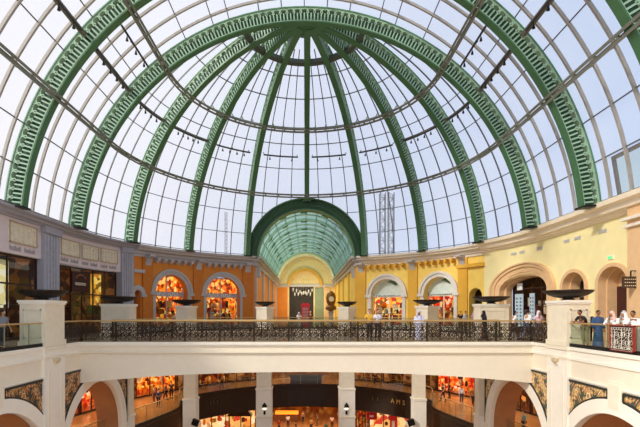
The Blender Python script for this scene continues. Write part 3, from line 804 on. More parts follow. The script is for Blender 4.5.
for s in (-1, 1):
    LT.strip([(s*RV, 8, -1.78), (s*RV, CYD, -1.78)]+[(s*RV*math.cos(a), CYD+RV*math.sin(a), -1.78) for a in [PI/2*i/24 for i in range(1, 25)]],
             [(s*24, 8, -1.78), (s*24, CYD, -1.78)]+[(s*24*math.cos(a), CYD+24*math.sin(a), -1.78) for a in [PI/2*i/24 for i in range(1, 25)]])
struct('ceiling_middle', LT, SOFF)

# ------------------------------------------------------------------ footbridge
fb = thing('footbridge', 'long cream footbridge spanning the void across the whole view', 'bridge', (0, 24, -1.7))
b = MB(); n = 30
zb = lambda x: -1.69-.62*(abs(x)/12.6)**2.2
for i in range(n):
    x0 = -12.62+25.24*i/n; x1 = -12.62+25.24*(i+1)/n
    b.hexa([(x0, 24, zb(x0)), (x1, 24, zb(x1)), (x1, 28, zb(x1)), (x0, 28, zb(x0)), (x0, 24, -.58), (x1, 24, -.58), (x1, 28, -.58), (x0, 28, -.58)])
b.build('beam', CREAM, fb)
b = MB(); b.box(-12.62, 12.62, 23.94, 28, -.58, -.1); b.box(-12.62, 12.62, 23.86, 23.94, -.62, -.54); b.build('fascia_band', CREAM, fb)
b = MB(); b.box(-12.62, 12.62, 23.8, 28.1, -.16, -.02); b.box(-12.62, 12.62, 23.86, 28.04, -.24, -.16); b.build('edge_moulding', WHITE, fb)
b = MB(); b.box(-12.6, 12.6, 23.95, 27.95, -.02, .004); b.build('deck', FLOORM, fb)
# railing
def scroll_panel(w_, h, dense=True, tr=.023):
    b = MB()
    def spiral(cx, cz, r, a0, turns, sgn):
        pts = []; n = int(9*turns)
        for i in range(n+1):
            u = i/n; rr = r*(1-.82*u); a = a0+sgn*2*PI*turns*u; pts.append((cx+rr*math.cos(a), 0, cz+rr*math.sin(a)))
        b.tube(pts, tr, 4)
    nx = max(1, int(round(w_/.42))); cw = w_/nx
    for i in range(nx):
        x = -w_/2+cw*(i+.5)
        for j, z in enumerate((.34*h, .66*h)):
            s_ = 1 if (i+j) % 2 else -1
            spiral(x-.09, z, .17, PI/2, 1.6, s_); spiral(x+.1, z, .14, -PI/2, 1.5, s_)
            b.tube([(x-.18, 0, z-.16), (x, 0, z), (x+.18, 0, z+.16)], tr*.9, 4)
            if dense: b.tube([(x-.18, .03, z+.16), (x+.18, .03, z-.16)], .02, 4)
        b.tube([(x, 0, .18*h), (x, 0, .84*h)], .012, 4)
        b.tube([(x-.05, 0, .12*h), (x+.05, 0, .12*h)], .03, 4)
    for z in (.03*h, .09*h, .17*h, .85*h, .93*h): b.box(-w_/2, w_/2, -.014, .014, z*1-tr*.8, z*1+tr*.8)
    k = int(w_/.13)
    for i in range(k+1):
        x = -w_/2+w_*i/k
        b.box(x-.008, x+.008, -.01, .01, .09*h, .17*h); b.box(x-.008, x+.008, -.01, .01, .85*h, .93*h)
    k = int(w_/.21) if dense else 0
    for i in range(k+1):
        x = -w_/2+w_*i/max(k, 1)
        b.box(x-.014, x+.014, .02, .036, .1*h, .9*h)
    return b
rl = thing('bridge_railing', 'dark bronze scrollwork railing with a brass handrail along the front of the footbridge', 'railing', (0, 24.05, 0))
NP = 13; PW = 25.1/NP
pm = scroll_panel(PW-.1, 1.1).build('scroll_panel', BRONZE_R, rl, world=False)
for i in range(NP):
    o = pm if i == 0 else pm.copy()
    if i: COL.objects.link(o); o.parent = rl
    o.location = (-12.55+PW*(i+.5), 0, .0)
pmb = MB(); pmb.box(-.035, .035, -.035, .035, 0, 1.12); pmb.box(-.06, .06, -.06, .06, 0, .08); po = pmb.build('post', BRONZE_R, rl, world=False)
for i in range(NP+1):
    o = po if i == 0 else po.copy()
    if i: COL.objects.link(o); o.parent = rl
    o.location = (-12.55+PW*i, 0, 0)
b = MB(); b.tube([(-12.5, 22.3, 1.15), (-12.5, 24.05, 1.15), (12.5, 24.05, 1.15), (12.5, 22.3, 1.15)], .04, 8); b.build('handrail', BRASS, rl)
rp = scroll_panel(1.6, 1.13).build('scroll_panel', BRONZE_R, rl, world=False)
rp.location = (-12.5, -.9, 0); rp.rotation_euler.z = PI/2
r2 = rp.copy(); COL.objects.link(r2); r2.parent = rl; r2.location = (12.5, -.9, 0)
rl2 = thing('bridge_railing', 'second bronze scrollwork railing, along the back edge of the footbridge', 'railing', (0, 27.95, 0))
pn = scroll_panel(PW-.1, 1.08, False, .017).build('scroll_panel', BRONZE_R, rl2, world=False)
for i in range(NP):
    o = pn if i == 0 else pn.copy()
    if i: COL.objects.link(o); o.parent = rl2
    o.location = (-12.55+PW*(i+.5), 0, 0)
for i in range(NP+1):
    o = po.copy(); COL.objects.link(o); o.parent = rl2; o.location = (-12.55+PW*i, 0, 0)
b = MB(); b.tube([(-12.5, 27.95, 1.12), (12.5, 27.95, 1.12)], .04, 8); b.build('handrail', BRASS, rl2)

def glass_rail(pts, z, label, pos, group=None, h=1.12, kerb=.16, kerbm=BLACK, post=True, seg=1.6):
    """glass balustrade along a plan polyline"""
    t = thing('glass_balustrade', label, 'balustrade', (pts[0][0], pts[0][1], z), 0, group)
    P_ = [Vector((p[0], p[1], z)) for p in pts]; up = Vector((0, 0, 1))
    b = MB(); b.strip([p+up*kerb for p in P_], [p+up*(h-.03) for p in P_]); b.build('glass_panel', RAILGL, t)
    b = MB(); b.tube([p+up*h for p in P_], .04, 6); b.build('handrail', BRASS, t)
    b = MB()
    for a, c in zip(P_[:-1], P_[1:]): b.bar(a+up*kerb*.5, c+up*kerb*.5, .1, kerb)
    b.build('base_channel', kerbm, t)
    if post:
        acc = 0; last = P_[0]
        def put(q):
            m = MB(); m.bar(q+up*kerb, q+up*(h-.02), .035); m.build('post', mat('brushed_post', (150, 142, 124), .4, .5), t)
        put(P_[0]+Vector((0, .0, 0)))
        for a, c in zip(P_[:-1], P_[1:]):
            d = (c-a).length
            while acc+d >= seg:
                u = (seg-acc)/d; a = a+(c-a)*u; d = (c-a).length; acc = 0; put(a)
            acc += d
    return t
glass_rail([(-RV, 10, 0), (-RV, 20.55, 0)], 0, 'glass balustrade with brass handrail at the left edge, in front of the grey shops', 0)
glass_rail([(RV, 10, 0), (RV, 20.55, 0)], 0, 'glass balustrade at the right that the men in white lean on', 0)
pts = [VL.P(VL.L+VL.R*math.radians(d), 0, .0) for d in range(-0, 91, 3)]+[VR.P(VR.L+VR.R*math.radians(d), 0, 0) for d in range(87, -1, -3)]
glass_rail([(p.x, p.y) for p in [Vector((-RV, 28.3, 0))]+pts+[Vector((RV, 28.3, 0))]], 0, 'curved glass balustrade round the far side of the upper gallery behind the footbridge', 0, kerb=.12)
# ornamental panel on the right balustrade
op_ = thing('ornamental_panel', 'red framed white scrollwork panel fixed to the right glass balustrade', 'panel', (12.52, 17.45, .1), -PI/2)
sp_ = scroll_panel(1.15, 1.0, False, .009); sp_.build('scrollwork', mat('white_scrollwork', (226, 216, 196), .5), op_, world=False)
b = MB(); b.box(-.62, .62, .03, .06, 0, 1.02); b.build('backing', mat('dark_maroon_backing', (52, 28, 26), .5), op_, world=False)
b = MB()
for q in ((-.65, -.6, 0, 1.02), (.6, .65, 0, 1.02), (-.65, .65, 0, .03), (-.65, .65, .99, 1.03)): b.box(q[0], q[1], -.03, .07, q[2], q[3])
b.build('frame', mat('red_frame', (146, 46, 38), .5), op_, world=False)
op_.location = (12.46, 17.02, .1)

# ------------------------------------------------------------------ side walls of the void below the gallery
def side_wall(sd, mos):
    X = sd*RV; nm = 'left' if sd < 0 else 'right'
    def bx(b, x0, x1, *r): a, c = sorted((sd*x0, sd*x1)); b.box(a, c, *r)
    arches = [(17.5, 4.1), (26.0, 4.1)] ; ZC_ = -6.05
    b = MB()
    # wall with the two arches: build strips
    cuts = sorted({8.0, 21.0, 21.7, 30.4}|{c+3.52*math.cos(PI*i/30) for c, _ in arches for i in range(31)}|{8.0+i*.5 for i in range(45)})
    cuts = [c for c in cuts if 8 <= c <= 30.4]
    def top(y, r=3.52):
        for c, _ in arches:
            if abs(y-c) < r: return ZC_+math.sqrt(r*r-(y-c)**2)
        return -13.5
    for a, c in zip(cuts[:-1], cuts[1:]):
        m_ = (a+c)/2
        ins = any(abs(m_-q) < 3.52 for q, _ in arches)
        za, zc = (top(a, 3.5201), top(c, 3.5201)) if ins else (-13.5, -13.5)
        dep = 1.5
        P4 = [(X, a, za), (X, c, zc), (X+sd*dep, c, zc), (X+sd*dep, a, za), (X, a, -.3), (X, c, -.3), (X+sd*dep, c, -.3), (X+sd*dep, a, -.3)]
        b.hexa(P4)
    wv = struct('wall_'+nm+'_arcade', b, CREAM)
    b = MB()      # soffit lining
    for c, _ in arches:
        for sg in (-1, 1): b.strip([(X+sd*.25, c+sg*3.5, -13.5), (X+sd*.25, c+sg*3.5, ZC_)], [(X+sd*1.7, c+sg*3.5, -13.5), (X+sd*1.7, c+sg*3.5, ZC_)])
    for c, _ in arches:
        n = 24; A = []; B = []
        for i in range(n+1):
            a = PI*i/n; A.append((X+sd*.25, c+3.50*math.cos(a), ZC_+3.50*math.sin(a))); B.append((X+sd*(1.7 if c > 20 else 3.4), c+3.50*math.cos(a), ZC_+3.50*math.sin(a)))
        b.strip(A, B)
    struct('arch_soffit', b, SOFF, wv)
    b = MB()
    for c, r in arches:
        n = 40
        for i in range(n):
            q = []
            for x in (.0, .1):
                for rr, t in ((3.5, i), (r, i), (r, i+1), (3.5, i+1)):
                    a = PI*t/n; q.append((X-sd*x, c+rr*math.cos(a), ZC_+rr*math.sin(a)))
            b.hexa(q)
        for sg in (-1, 1):
            y0, y1 = sorted((c+sg*3.5, c+sg*r)); x0, x1 = sorted((X, X-sd*.1)); b.box(x0, x1, y0, y1, -13.5, ZC_)
    struct('archivolt', b, WHITE, wv)
    b = MB(); bx(b, RV-.08, RV+.1, 17.1, 17.9, -2.5, -1.2); bx(b, RV-.12, RV+.1, 17.2, 17.8, -2.3, -1.3); struct('keystone', b, CREAM, wv)
    b = MB(); bx(b, RV-.1, RV+.1, 8, 23.98, -.16, -.0); bx(b, RV-.06, RV+.1, 8, 23.98, -.62, -.5); bx(b, RV-.03, RV+.1, 8, 23.98, -.5, -.16); bx(b, RV-.05, RV+.1, 8, 23.98, -1.5, -1.42)
    struct('fascia_moulding', b, WHITE, wv)
    # pier
    b = MB(); bx(b, 12.45, 12.9, 20.55, 22.27, -13.5, .1)
    p = struct('pillar_'+nm+'_front', b, WHITE)
    b = MB(); bx(b, 12.38, 12.9, 20.5, 22.32, -.18, -.04); bx(b, 12.41, 12.9, 20.52, 22.3, -.62, -.5); bx(b, 12.43, 12.46, 20.85, 20.93, -13, -1.2); bx(b, 12.43, 12.46, 21.9, 21.98, -13, -1.2)
    struct('pier_moulding', b, CREAM, p)
    # mosaics
    for (ya, yb, c, lab) in ((17.95, 20.85, 17.5, f'scroll mosaic spandrel between keystone and white pier on the {nm} wall'),
                             (13.9, 17.05, 17.5, f'scroll mosaic spandrel nearest the camera on the {nm} wall, cut by the picture edge'),
                             (22.3, 26.0, 26.0, f'narrow scroll mosaic between white pier and footbridge on the {nm} wall'),
                             (26.0, 30.2, 26.0, f'small dark mosaic sliver above the far end of the arch on the {nm} wall')):
        t = thing('mosaic_panel', lab, 'mosaic', (X, (ya+yb)/2, -3))
        b = MB(); fr = MB(); n = 24; ys = [ya+(yb-ya)*i/n for i in range(n+1)]
        lo = lambda y: (ZC_+math.sqrt(max(0, 4.14**2-(y-c)**2))) if abs(y-c) < 4.14 else -6.0
        A = [(X-sd*.03, y, min(-1.6, lo(y))) for y in ys]; B = [(X-sd*.03, y, -1.6) for y in ys]
        b.strip(A, B); b.build('tile_field', mos, t)
        for q in (A, B):
            for u, v in zip(q[:-1], q[1:]): fr.bar((u[0]-sd*.01, u[1], u[2]), (v[0]-sd*.01, v[1], v[2]), .07, .09)
        fr.bar(A[0], B[0], .07, .09); fr.bar(A[-1], B[-1], .07, .09)
        fr.build('border', mat('dark_green_border', (44, 46, 42), .5), t)
    # small lamp bracket on the pier
    t = thing('wall_bracket', f'small cream bracket lamp on the {nm} white pier below the railing', 'wall lamp', (sd*12.4, 21.4, -.75))
    b = MB(); b.lathe([(.03, -.14), (.14, -.1), (.2, .0), (.2, .1), (.06, .12)], t.location, 14); b.build('lamp_bowl', mat('tan_bracket', (206, 186, 150), .5), t)
    b = MB(); b.box(sd*12.43-.06, sd*12.43+.06, 21.25, 21.55, -.95, -.6); b.build('back_plate', CREAM, t)
side_wall(-1, MOS_L); side_wall(1, MOS_R)

# ------------------------------------------------------------------ pedestals and bowls
def pedestal(loc, rz, w_, d_, h, label, bl, bw=1.15, z0=0):
    t = thing('planter_pedestal', label, 'pedestal', loc, rz, 'stone pedestals round the upper gallery')
    b = MB(); b.box(-w_/2, w_/2, -d_/2, d_/2, 0, h-.12); b.build('body', STONE, t, world=False)
    b = MB(); b.box(-w_/2-.08, w_/2+.08, -d_/2-.08, d_/2+.08, h-.12, h); b.box(-w_/2-.04, w_/2+.04, -d_/2-.04, d_/2+.04, h-.2, h-.12); b.build('cap', WHITE, t, world=False)
    b = MB(); b.box(-w_/2-.06, w_/2+.06, -d_/2-.06, d_/2+.06, 0, .25); b.build('plinth', STONE, t, world=False)
    for s in (-1, 1):
        b = MB()
        for q in ((-w_*.36, w_*.36, h-.5, h-.44), (-w_*.36, w_*.36, .4, .46), (-w_*.36, -w_*.36+.06, .4, h-.44), (w_*.36-.06, w_*.36, .4, h-.44)):
            a, c = sorted((s*d_/2, s*(d_/2+.025))); b.box(q[0], q[1], a, c, q[2], q[3])
        b.build('panel_frame', mat('shaded_panel_frame', (230, 220, 196), .6), t, world=False)
    k = thing('bronze_bowl', bl, 'bowl', (loc[0], loc[1], loc[2]+h), rz, 'wide bronze bowls on the pedestals')
    b = MB(); b.lathe([(.32, 0), (.3, .05), (.22, .09), (.3, .13)], (0, 0, 0), 20); b.build('foot', BRONZE, k, True, False)
    b = MB(); b.lathe([(.3, .12), (.55*bw, .17), (.8*bw, .27), (1.0*bw, .42), (1.04*bw, .5), (.98*bw, .5), (.7*bw, .36), (.05, .3)], (0, 0, 0), 28); b.build('dish', BRONZE, k, True, False)
pedestal((-13.08, 21.43, 0), 0, 1.22, 1.66, 2.22, 'stone pedestal on top of the left white pier', 'widest bronze bowl at left, above the left white pier', 1.08)
pedestal((13.03, 21.43, 0), 0, 1.12, 1.66, 2.22, 'stone pedestal on top of the right white pier', 'widest bronze bowl at right, above the right white pier', 1.08)
for x, Y, lp, lbw in ((119, 29.6, 'stone pedestal left of the footbridge before the narrow grey pilaster', 'bronze bowl before the narrow grey pilaster at left'),
                (186.5, 35.6, 'stone pedestal standing in front of the two glowing orange arches', 'bronze bowl between the two glowing orange arches'),
                (265, 41.8, 'small stone pedestal at the left side of the vault entrance', 'small bronze bowl at the left side of the vault entrance'),
                (347, 41.8, 'small stone pedestal at the right side of the vault entrance', 'small bronze bowl at the right side of the vault entrance'),
                (427.5, 35.6, 'stone pedestal between the two arches of the yellow wall', 'bronze bowl between the two arches of the yellow wall'),
                (491, 29.6, 'stone pedestal in front of the big flat arch at right', 'bronze bowl in front of the big flat arch at right')):
    p = at(x, Y); a = math.atan2(p[1]-CYD, p[0]); w_ = {29.6: 1.95, 35.6: 1.7, 41.8: 1.55}[Y]
    rz = a+PI/2 if Y > 30 else (PI/2 if x < 306 else -PI/2)
    pedestal((p[0], p[1], 0), rz*0.35 if Y > 30 else 0, w_, 1.1, 2.2 if Y < 30 else 2.15, lp, lbw, {29.6: 1.15, 35.6: 1.15, 41.8: .95}[Y])

# ------------------------------------------------------------------ ring columns of the lower levels
def column(x, Y, w_, label, z0=-13.5):
    p = at(x, Y); t = thing('stone_column', label, 'column', (p[0], p[1], z0), 0, 'square stone columns under the gallery')
    b = MB(); b.box(-w_/2, w_/2, -w_/2, w_/2, 0, 11.7); b.build('shaft', STONE, t, world=False)
    b = MB(); h = 7.75; b.box(-w_/2-.1, w_/2+.1, -w_/2-.1, w_/2+.1, h-.08, h+.08); b.box(-w_/2-.05, w_/2+.05, -w_/2-.05, w_/2+.05, 0, h-.08); b.build('base_casing', WHITE, t, world=False)
    b = MB(); b.box(-w_/2-.12, w_/2+.12, -w_/2-.12, w_/2+.12, 5.0, 5.16); b.build('band', STONE, t, world=False)
column(126.5, 30.8, .75, 'stone column at the left, right beside the arch under the footbridge')
column(191, 36.8, 1.0, 'second stone column from the left, with a black loudspeaker bracket')
column(264.5, 42.0, 1.4, 'stone column left of centre carrying a black wall lantern')
column(346.5, 42.0, 1.4, 'stone column right of centre carrying a black wall lantern')
column(418.5, 36.8, .95, 'stone column right of the shop sign under the footbridge')
column(482, 30.8, .75, 'stone column at the right, right beside the arch under the footbridge')
for x, nm in ((264.5, 'left'), (346.5, 'right')):
    p = at(x, 41.2); t = thing('wall_lantern', f'black wall lantern on the {nm} centre column', 'lantern', (p[0], p[1], -7.7), 0, 'wall lanterns on the centre columns')
    b = MB(); b.lathe([(.02, -.5), (.12, -.35), (.08, -.1), (.14, -.0)], t.location, 8); b.bar((p[0], p[1], -7.8), (p[0], p[1]+.15, -7.8), .06); b.build('bracket', BLACK, t)
    b = MB(); b.lathe([(.1, -.0), (.16, .22)], t.location, 8); b.build('lantern_glass', BULB, t)
    b = MB(); b.lathe([(.24, .22), (.2, .45), (.03, .68)], t.location, 8); b.build('cap', BLACK, t)
for x, nm in ((195, 'second column from the left'), (411.5, 'second column from the right')):
    p = at(x, 36.1); t = thing('loudspeaker', f'black and white bracket loudspeaker on the {nm}', 'loudspeaker', (p[0], p[1], -7.4), 0, 'bracket loudspeakers on the columns')
    sg = 1 if x < 306 else -1
    b = MB(); b.bar((p[0]-sg*.2, p[1], -7.5), (p[0]+sg*.35, p[1]-.1, -7.7), .3, .5); b.build('body', BLACK, t)
    b = MB(); b.bar((p[0]+sg*.36, p[1]-.11, -7.7), (p[0]+sg*.45, p[1]-.12, -7.73), .26, .42); b.build('grille', STONE, t)

# ------------------------------------------------------------------ middle level
ZM = -7.15; ZG = -13.5
half = [(-14.4, 8), (-14.4, 20), (-14.3, 26), (-13.7, 29.6), (-12.9, 32.4), (-12.1, 35.2), (-11.5, 37.6), (-11.45, 39), (-11.9, 40.6), (-12.0, 42), (-11.3, 44.5), (-9.3, 46.8), (-7.4, 48.4), (-5.6, 49.5), (-3.0, 50.8), (0, 51.2)]
left = catmull([(x, y, 0) for x, y in half], 4)
edge = left+[Vector((-p.x, p.y, 0)) for p in left[-2::-1]]
def outer(p):
    if p.y < CYD: return Vector((math.copysign(24, p.x), p.y, 0))
    d = Vector((p.x, (p.y-CYD)*.7, 0)).normalized(); return Vector((d.x*27, CYD+d.y*33, 0))
def lift(ps, z, in_=0): return [Vector((p.x, p.y, z)) for p in ps]
b = MB(); b.strip(lift(edge, ZM), lift([outer(p) for p in edge], ZM)); struct('floor_middle', b, FLOORW)
b = MB(); b.strip(lift(edge, ZM-2.4), lift([outer(p) for p in edge], ZM-2.4)); struct('ceiling_lower', b, mat('amber_ceiling', (214, 170, 116), .7))
b = MB(); b.strip(lift(edge, ZM), lift(edge, ZM-2.4)); fm = struct('trim_middle_fascia', b, DBROWN)
b = MB(); b.tube(lift(edge, ZM-.04), .07, 5); b.tube(lift(edge, ZM-2.38), .06, 5); struct('edge_strip', b, mat('dark_edge_strip', (70, 54, 40), .4, .3), fm)
glass_rail([(p.x, p.y) for p in edge], ZM, 'long glass balustrade with brass handrail curving round the middle level below the footbridge', 0, kerb=.3, h=1.5, seg=2.0, kerbm=DBROWN)
b = MB(); b.box(-28, 28, 8, 74, ZG-.1, ZG); struct('floor_lower', b, FLOORW)
# letters on the fascia
def text(s, size, loc, rot, m, parent, name='lettering'):
    c = bpy.data.curves.new(name, 'FONT'); c.body = s; c.size = size; c.extrude = .03; c.align_x = 'CENTER'
    o = bpy.data.objects.new(name, c); COL.objects.link(o); o.rotation_euler = rot
    bpy.context.view_layer.update()
    me = bpy.data.meshes.new_from_object(o.evaluated_get(bpy.context.evaluated_depsgraph_get()))
    bpy.data.objects.remove(o); ob = bpy.data.objects.new(name, me); COL.objects.link(ob); me.materials.append(m)
    ob.rotation_euler = rot; ob.location = loc
    if parent: ob.parent = parent
    return ob
GOLD = mat('gold_letters', (226, 190, 110), .35, .4)
def fascia_at(px, off=.06):
    best = min(((abs(CX+F*p.x/p.y-px)), i) for i, p in enumerate(edge) if p.y > 41)[1]
    i = min(max(best, 1), len(edge)-2)
    a, c = edge[i-1], edge[i+1]; d = (c-a).normalized(); n = Vector((d.y, -d.x, 0))
    for k in (0,):
        # interpolate along the segment for the exact column
        lo, hi = (edge[i], edge[i+1]) if (CX+F*edge[i].x/edge[i].y-px)*(CX+F*edge[i+1].x/edge[i+1].y-px) <= 0 else (edge[i-1], edge[i])
        X0, X1 = CX+F*lo.x/lo.y, CX+F*hi.x/hi.y; u = (px-X0)/(X1-X0) if abs(X1-X0) > 1e-6 else 0
        q = lo+(hi-lo)*u
    return q+n*off, math.atan2(d.y, d.x)
for word, px0, step, lab in (('AMS', 393, 5.6, 'gold letters A M S on the dark fascia right of centre'), ('II', 373, 5, 'two faint gold strokes on the dark fascia right of centre'), ('III', 210, 3.5, 'three faint gold strokes on the dark fascia left of centre')):
    q, a = fascia_at(px0+step*(len(word)-1)/2); t = thing('fascia_letters', lab, 'lettering', (q.x, q.y, ZM-1.0))
    for k, ch in enumerate(word):
        q, a = fascia_at(px0+step*k, .08); o = text(ch, .7 if word == 'AMS' else .5, (q.x-t.location.x, q.y-t.location.y, -.05), (PI/2, 0, a), GOLD if word == 'AMS' else mat('dull_gold_letters', (150, 120, 70), .4, .3), t, 'letter')

# shops behind the middle level
OUTL = [(-20, 8), (-20, 28), (-19.5, 36), (-17.5, 43), (-13.8, 49.5), (-9.6, 53.7), (-5.4, 56)]
WM = [PolyPath([(x, y) for x, y in OUTL], -1), PolyPath([(-x, y) for x, y in OUTL], 1)]
def lshop(sd, x0, x1, z0, z1, label, back, **kw):
    pa = WM[0] if sd < 0 else WM[1]
    s0, s1 = sorted((pa.px(x0), pa.px(x1)))
    return shop(pa, s0, s1, z0, z1, label, back, d0=.05, depth=2.0, **kw)
TOPM = -1.85
DARKW = mat('brown_wall_panel', (92, 58, 34), .6)
mid = [(-1, 47, 80, 'amber shop front of the middle level hidden behind the left pier', AMBER), (-1, 81, 112, 'red and orange shop seen through the left arch under the footbridge', WARM2),
       (-1, 113, 135, 'brown lit shop of the middle level beside the leftmost column', AMBER2), (-1, 136, 176, 'fiery orange shop with shelves behind the people at left on the middle level', WARM),
       (-1, 177, 198, 'tan panelled shop front behind the second column on the middle level', AMBER2), (-1, 199, 226, 'amber shop front left of the centre bay on the middle level', AMBER), (-1, 227, 256, 'orange lit shop front just left of the centre bay on the middle level', AMBER2),
       (1, 354, 382, 'brown lit shop front just right of the centre bay on the middle level', AMBER2), (1, 383, 412, 'tan shop front right of the centre bay on the middle level', AMBER2),
       (1, 413, 436, 'tan panelled shop front behind the second column from the right, middle level', AMBER2), (1, 437, 475, 'warm red shop behind the people at right on the middle level', WARM2),
       (1, 476, 500, 'brown shop front beside the rightmost column, middle level', AMBER), (1, 501, 530, 'amber shop front seen through the right arch under the footbridge', AMBER), (1, 531, 563, 'brown shop front hidden behind the right pier', AMBER2)]
for sd, x0, x1, lab, bk in mid:
    lshop(sd, x0, x1, ZM, -2.3, lab, bk, goods=WARMG if bk in (WARM, WARM2) else [('brown', (110, 70, 44)), ('tan', (190, 140, 90)), ('gold', (250, 200, 80))], mull=3, sz=ZM+2.5, sign=(-2.75, -2.4), signm=DBROWN, side=bk)
low = [(-1, 120, 160, 'dim shop front low on the left of the ground level', AMBER2), (-1, 161, 196, 'cream lit shop beside the second column, ground level', CREAMD), (-1, 197, 256, 'bright cream shop with a dark canopy on the ground level left of centre', CREAMD),
       (1, 356, 368, 'narrow orange shop on the ground level right of centre', AMBER), (1, 369, 425, 'cream shop with red posters on the ground level right of centre', CREAMD), (1, 426, 480, 'dim shop front low on the right of the ground level', AMBER2)]
for sd, x0, x1, lab, bk in low:
    t = lshop(sd, x0, x1, ZG, -9.7, lab, bk, goods=WARMG, mull=4, side=bk)
# centre bays: deep passages on both lower levels
for z0, z1, nm, bk in ((ZM, -1.8, 'middle', AMBER2), (ZG, -9.6, 'ground', AMBER)):
    t = thing('passage_hall', f'deep brown lit passage at the centre of the {nm} level', 'passage', (0, 56, z0))
    b = MB(); b.cur = 0; b.face([(-5.2, 70, z0), (5.2, 70, z0), (5.2, 70, z1), (-5.2, 70, z1)])
    b.cur = 1
    for s in (-1, 1): b.face([(s*5.2, 56, z0), (s*5.2, 70, z0), (s*5.2, 70, z1), (s*5.2, 56, z1)])
    b.cur = 2; b.face([(-5.2, 56, z0+.01), (5.2, 56, z0+.01), (5.2, 70, z0+.01), (-5.2, 70, z0+.01)])
    b.cur = 3; b.face([(-5.2, 56, z1), (5.2, 56, z1), (5.2, 70, z1), (-5.2, 70, z1)])
    b.build('hall_walls', [bk, AMBER, FLOORW, SOFF], t)
    b = MB()
    for s in (-1, 1):
        for y in (57, 60, 63, 66): b.box(min(s*5.2, s*5.0), max(s*5.2, s*5.0), y-.2, y+.2, z0, z1)
    b.build('pilasters', DARKW, t)
# canopy kiosk, red posters
t = thing('kiosk', 'dark canopied kiosk on the ground level left of centre', 'kiosk', at(240, 52, ZG))
x, y, _ = t.location
b = MB(); b.hexa([(x-1.5, y-.6, ZG+2.7), (x+1.5, y-.6, ZG+2.7), (x+1.5, y+.6, ZG+2.7), (x-1.5, y+.6, ZG+2.7), (x-1.0, y-.3, ZG+3.3), (x+1.0, y-.3, ZG+3.3), (x+1.0, y+.3, ZG+3.3), (x-1.0, y+.3, ZG+3.3)]); b.build('canopy', DBROWN, t)
for s in (-1, 1): b = MB(); b.bar((x+s*1.3, y, ZG), (x+s*1.3, y, ZG+2.7), .12); b.build('post', DBROWN, t)
b = MB(); b.box(x-1.3, x+1.3, y-.4, y+.4, ZG, ZG+1.1); b.build('counter', CREAMD, t)
for x0, x1, za, zb_, lab in ((367, 377, -10.9, -10.0, 'red and white poster hung on the ground level shop right of centre'), (390, 397, -12.9, -9.8, 'tall red banner on the ground level right of centre'), (408, 412, -12.6, -10.3, 'narrow red banner beside the second column from the right')):
    p = at((x0+x1)/2, 50.2); q = (x1-x0)/F*50.2/2
    t = thing('red_banner', lab, 'banner', (p[0], 50.2, za)); b = MB(); b.box(p[0]-q, p[0]+q, 50.2, 50.26, za, zb_); b.build('fabric', mat('bright_red', (206, 30, 36), .5), t)
    b = MB(); b.box(p[0]-q*.5, p[0]+q*.3, 50.17, 50.2, za+(zb_-za)*.35, za+(zb_-za)*.6); b.build('white_mark', mat('white_mark', (244, 236, 226), .5), t)
# round ceiling downlights
DL = []
for i, (x, y, z, nm) in enumerate(((-14.2, 18.6, -1.86, 'round downlight in the terracotta ceiling behind the left arch'), (14.2, 18.2, -1.86, 'round downlight in the terracotta ceiling behind the right arch'))):
    t = thing('downlight', nm, 'ceiling light', (x, y, z)); b = MB(); b.lathe([(.24, 0), (.24, .04), (.2, .06)], (x, y, z), 16); b.build('trim_ring', WHITE, t)
    b = MB(); b.lathe([(.18, -.02), (.18, .0)], (x, y, z), 16); b.build('lamp_disc', LAMP, t)
# ------------------------------------------------------------------ barrel vault at the far end
YV0, YV1 = 45.7, 80.0; RT = 5.35; ZT = 7.3
def tv(r, a, y): return Vector((-r*math.cos(a), y, ZT+r*math.sin(a)))
vt = thing('vault_skylight', 'long teal glazed barrel vault running back from the centre of the dome', 'vault', (0, YV0, ZT))
n = 30; b = MB()
for k in range(12):
    y0 = YV0+(YV1-YV0)*k/12; y1 = YV0+(YV1-YV0)*(k+1)/12
    b.strip([tv(RT+.3, PI*i/n, y0) for i in range(n+1)], [tv(RT+.3, PI*i/n, y1) for i in range(n+1)])
b.build('glazing', TEALGL, vt, True)
for k in range(13):
    b = MB()
    y = YV0+.6+(YV1-YV0-.8)*k/12; w_ = .32 if k % 2 == 0 else .14
    for i in range(n): b.bar(tv(RT+.1, PI*i/n, y), tv(RT+.1, PI*(i+1)/n, y), w_, .22, up=(0, 1, 0))
    b.build('arch_rib', mat('pale_teal_steel', (176, 206, 190), .5), vt)
b = MB()
for i in range(1, 14):
    a = PI*i/14; b.bar(tv(RT+.16, a, YV0), tv(RT+.16, a, YV1), .09, .09)
b.build('purlins', mat('mid_teal_steel', (100, 146, 126), .5), vt)
for k in range(7):
    y = YV0+2+4.8*k
    for i in range(2, 12, 2):
        a = PI*(i+.5)/14; b = MB(); b.bar(tv(RT, a, y), tv(RT, a+.14, y), .14, .14); b.build('lamp_box', GREEN_D, vt)
# front lattice arch of the vault
fa = thing('vault_front_arch', 'dark green lattice arch framing the mouth of the teal vault', 'arch', (0, 45.2, ZT), 0)
inn, lat, out = MB(), MB(), MB(); n = 48
for i in range(n):
    a, c = PI*i/n, PI*(i+1)/n
    for mb, r0, r1, y0, y1 in ((inn, 5.0, 5.12, 44.9, 46.0), (out, 6.1, 6.25, 44.9, 45.6), (lat, 5.5, 5.56, 44.95, 45.1)):
        mb.hexa([tv(r0, a, y0), tv(r0, a, y1), tv(r0, c, y1), tv(r0, c, y0), tv(r1, a, y0), tv(r1, a, y1), tv(r1, c, y1), tv(r1, c, y0)])
for i in range(97):
    a = PI*i/96; lat.bar(tv(5.1, a, 45.0), tv(6.15, a, 45.0), .07, .06, up=(0, 1, 0))
inn.build('inner_flange', GREEN, fa); out.build('outer_flange', GREEN_D, fa); lat.build('lattice_web', GREEN_D, fa)
b = MB()
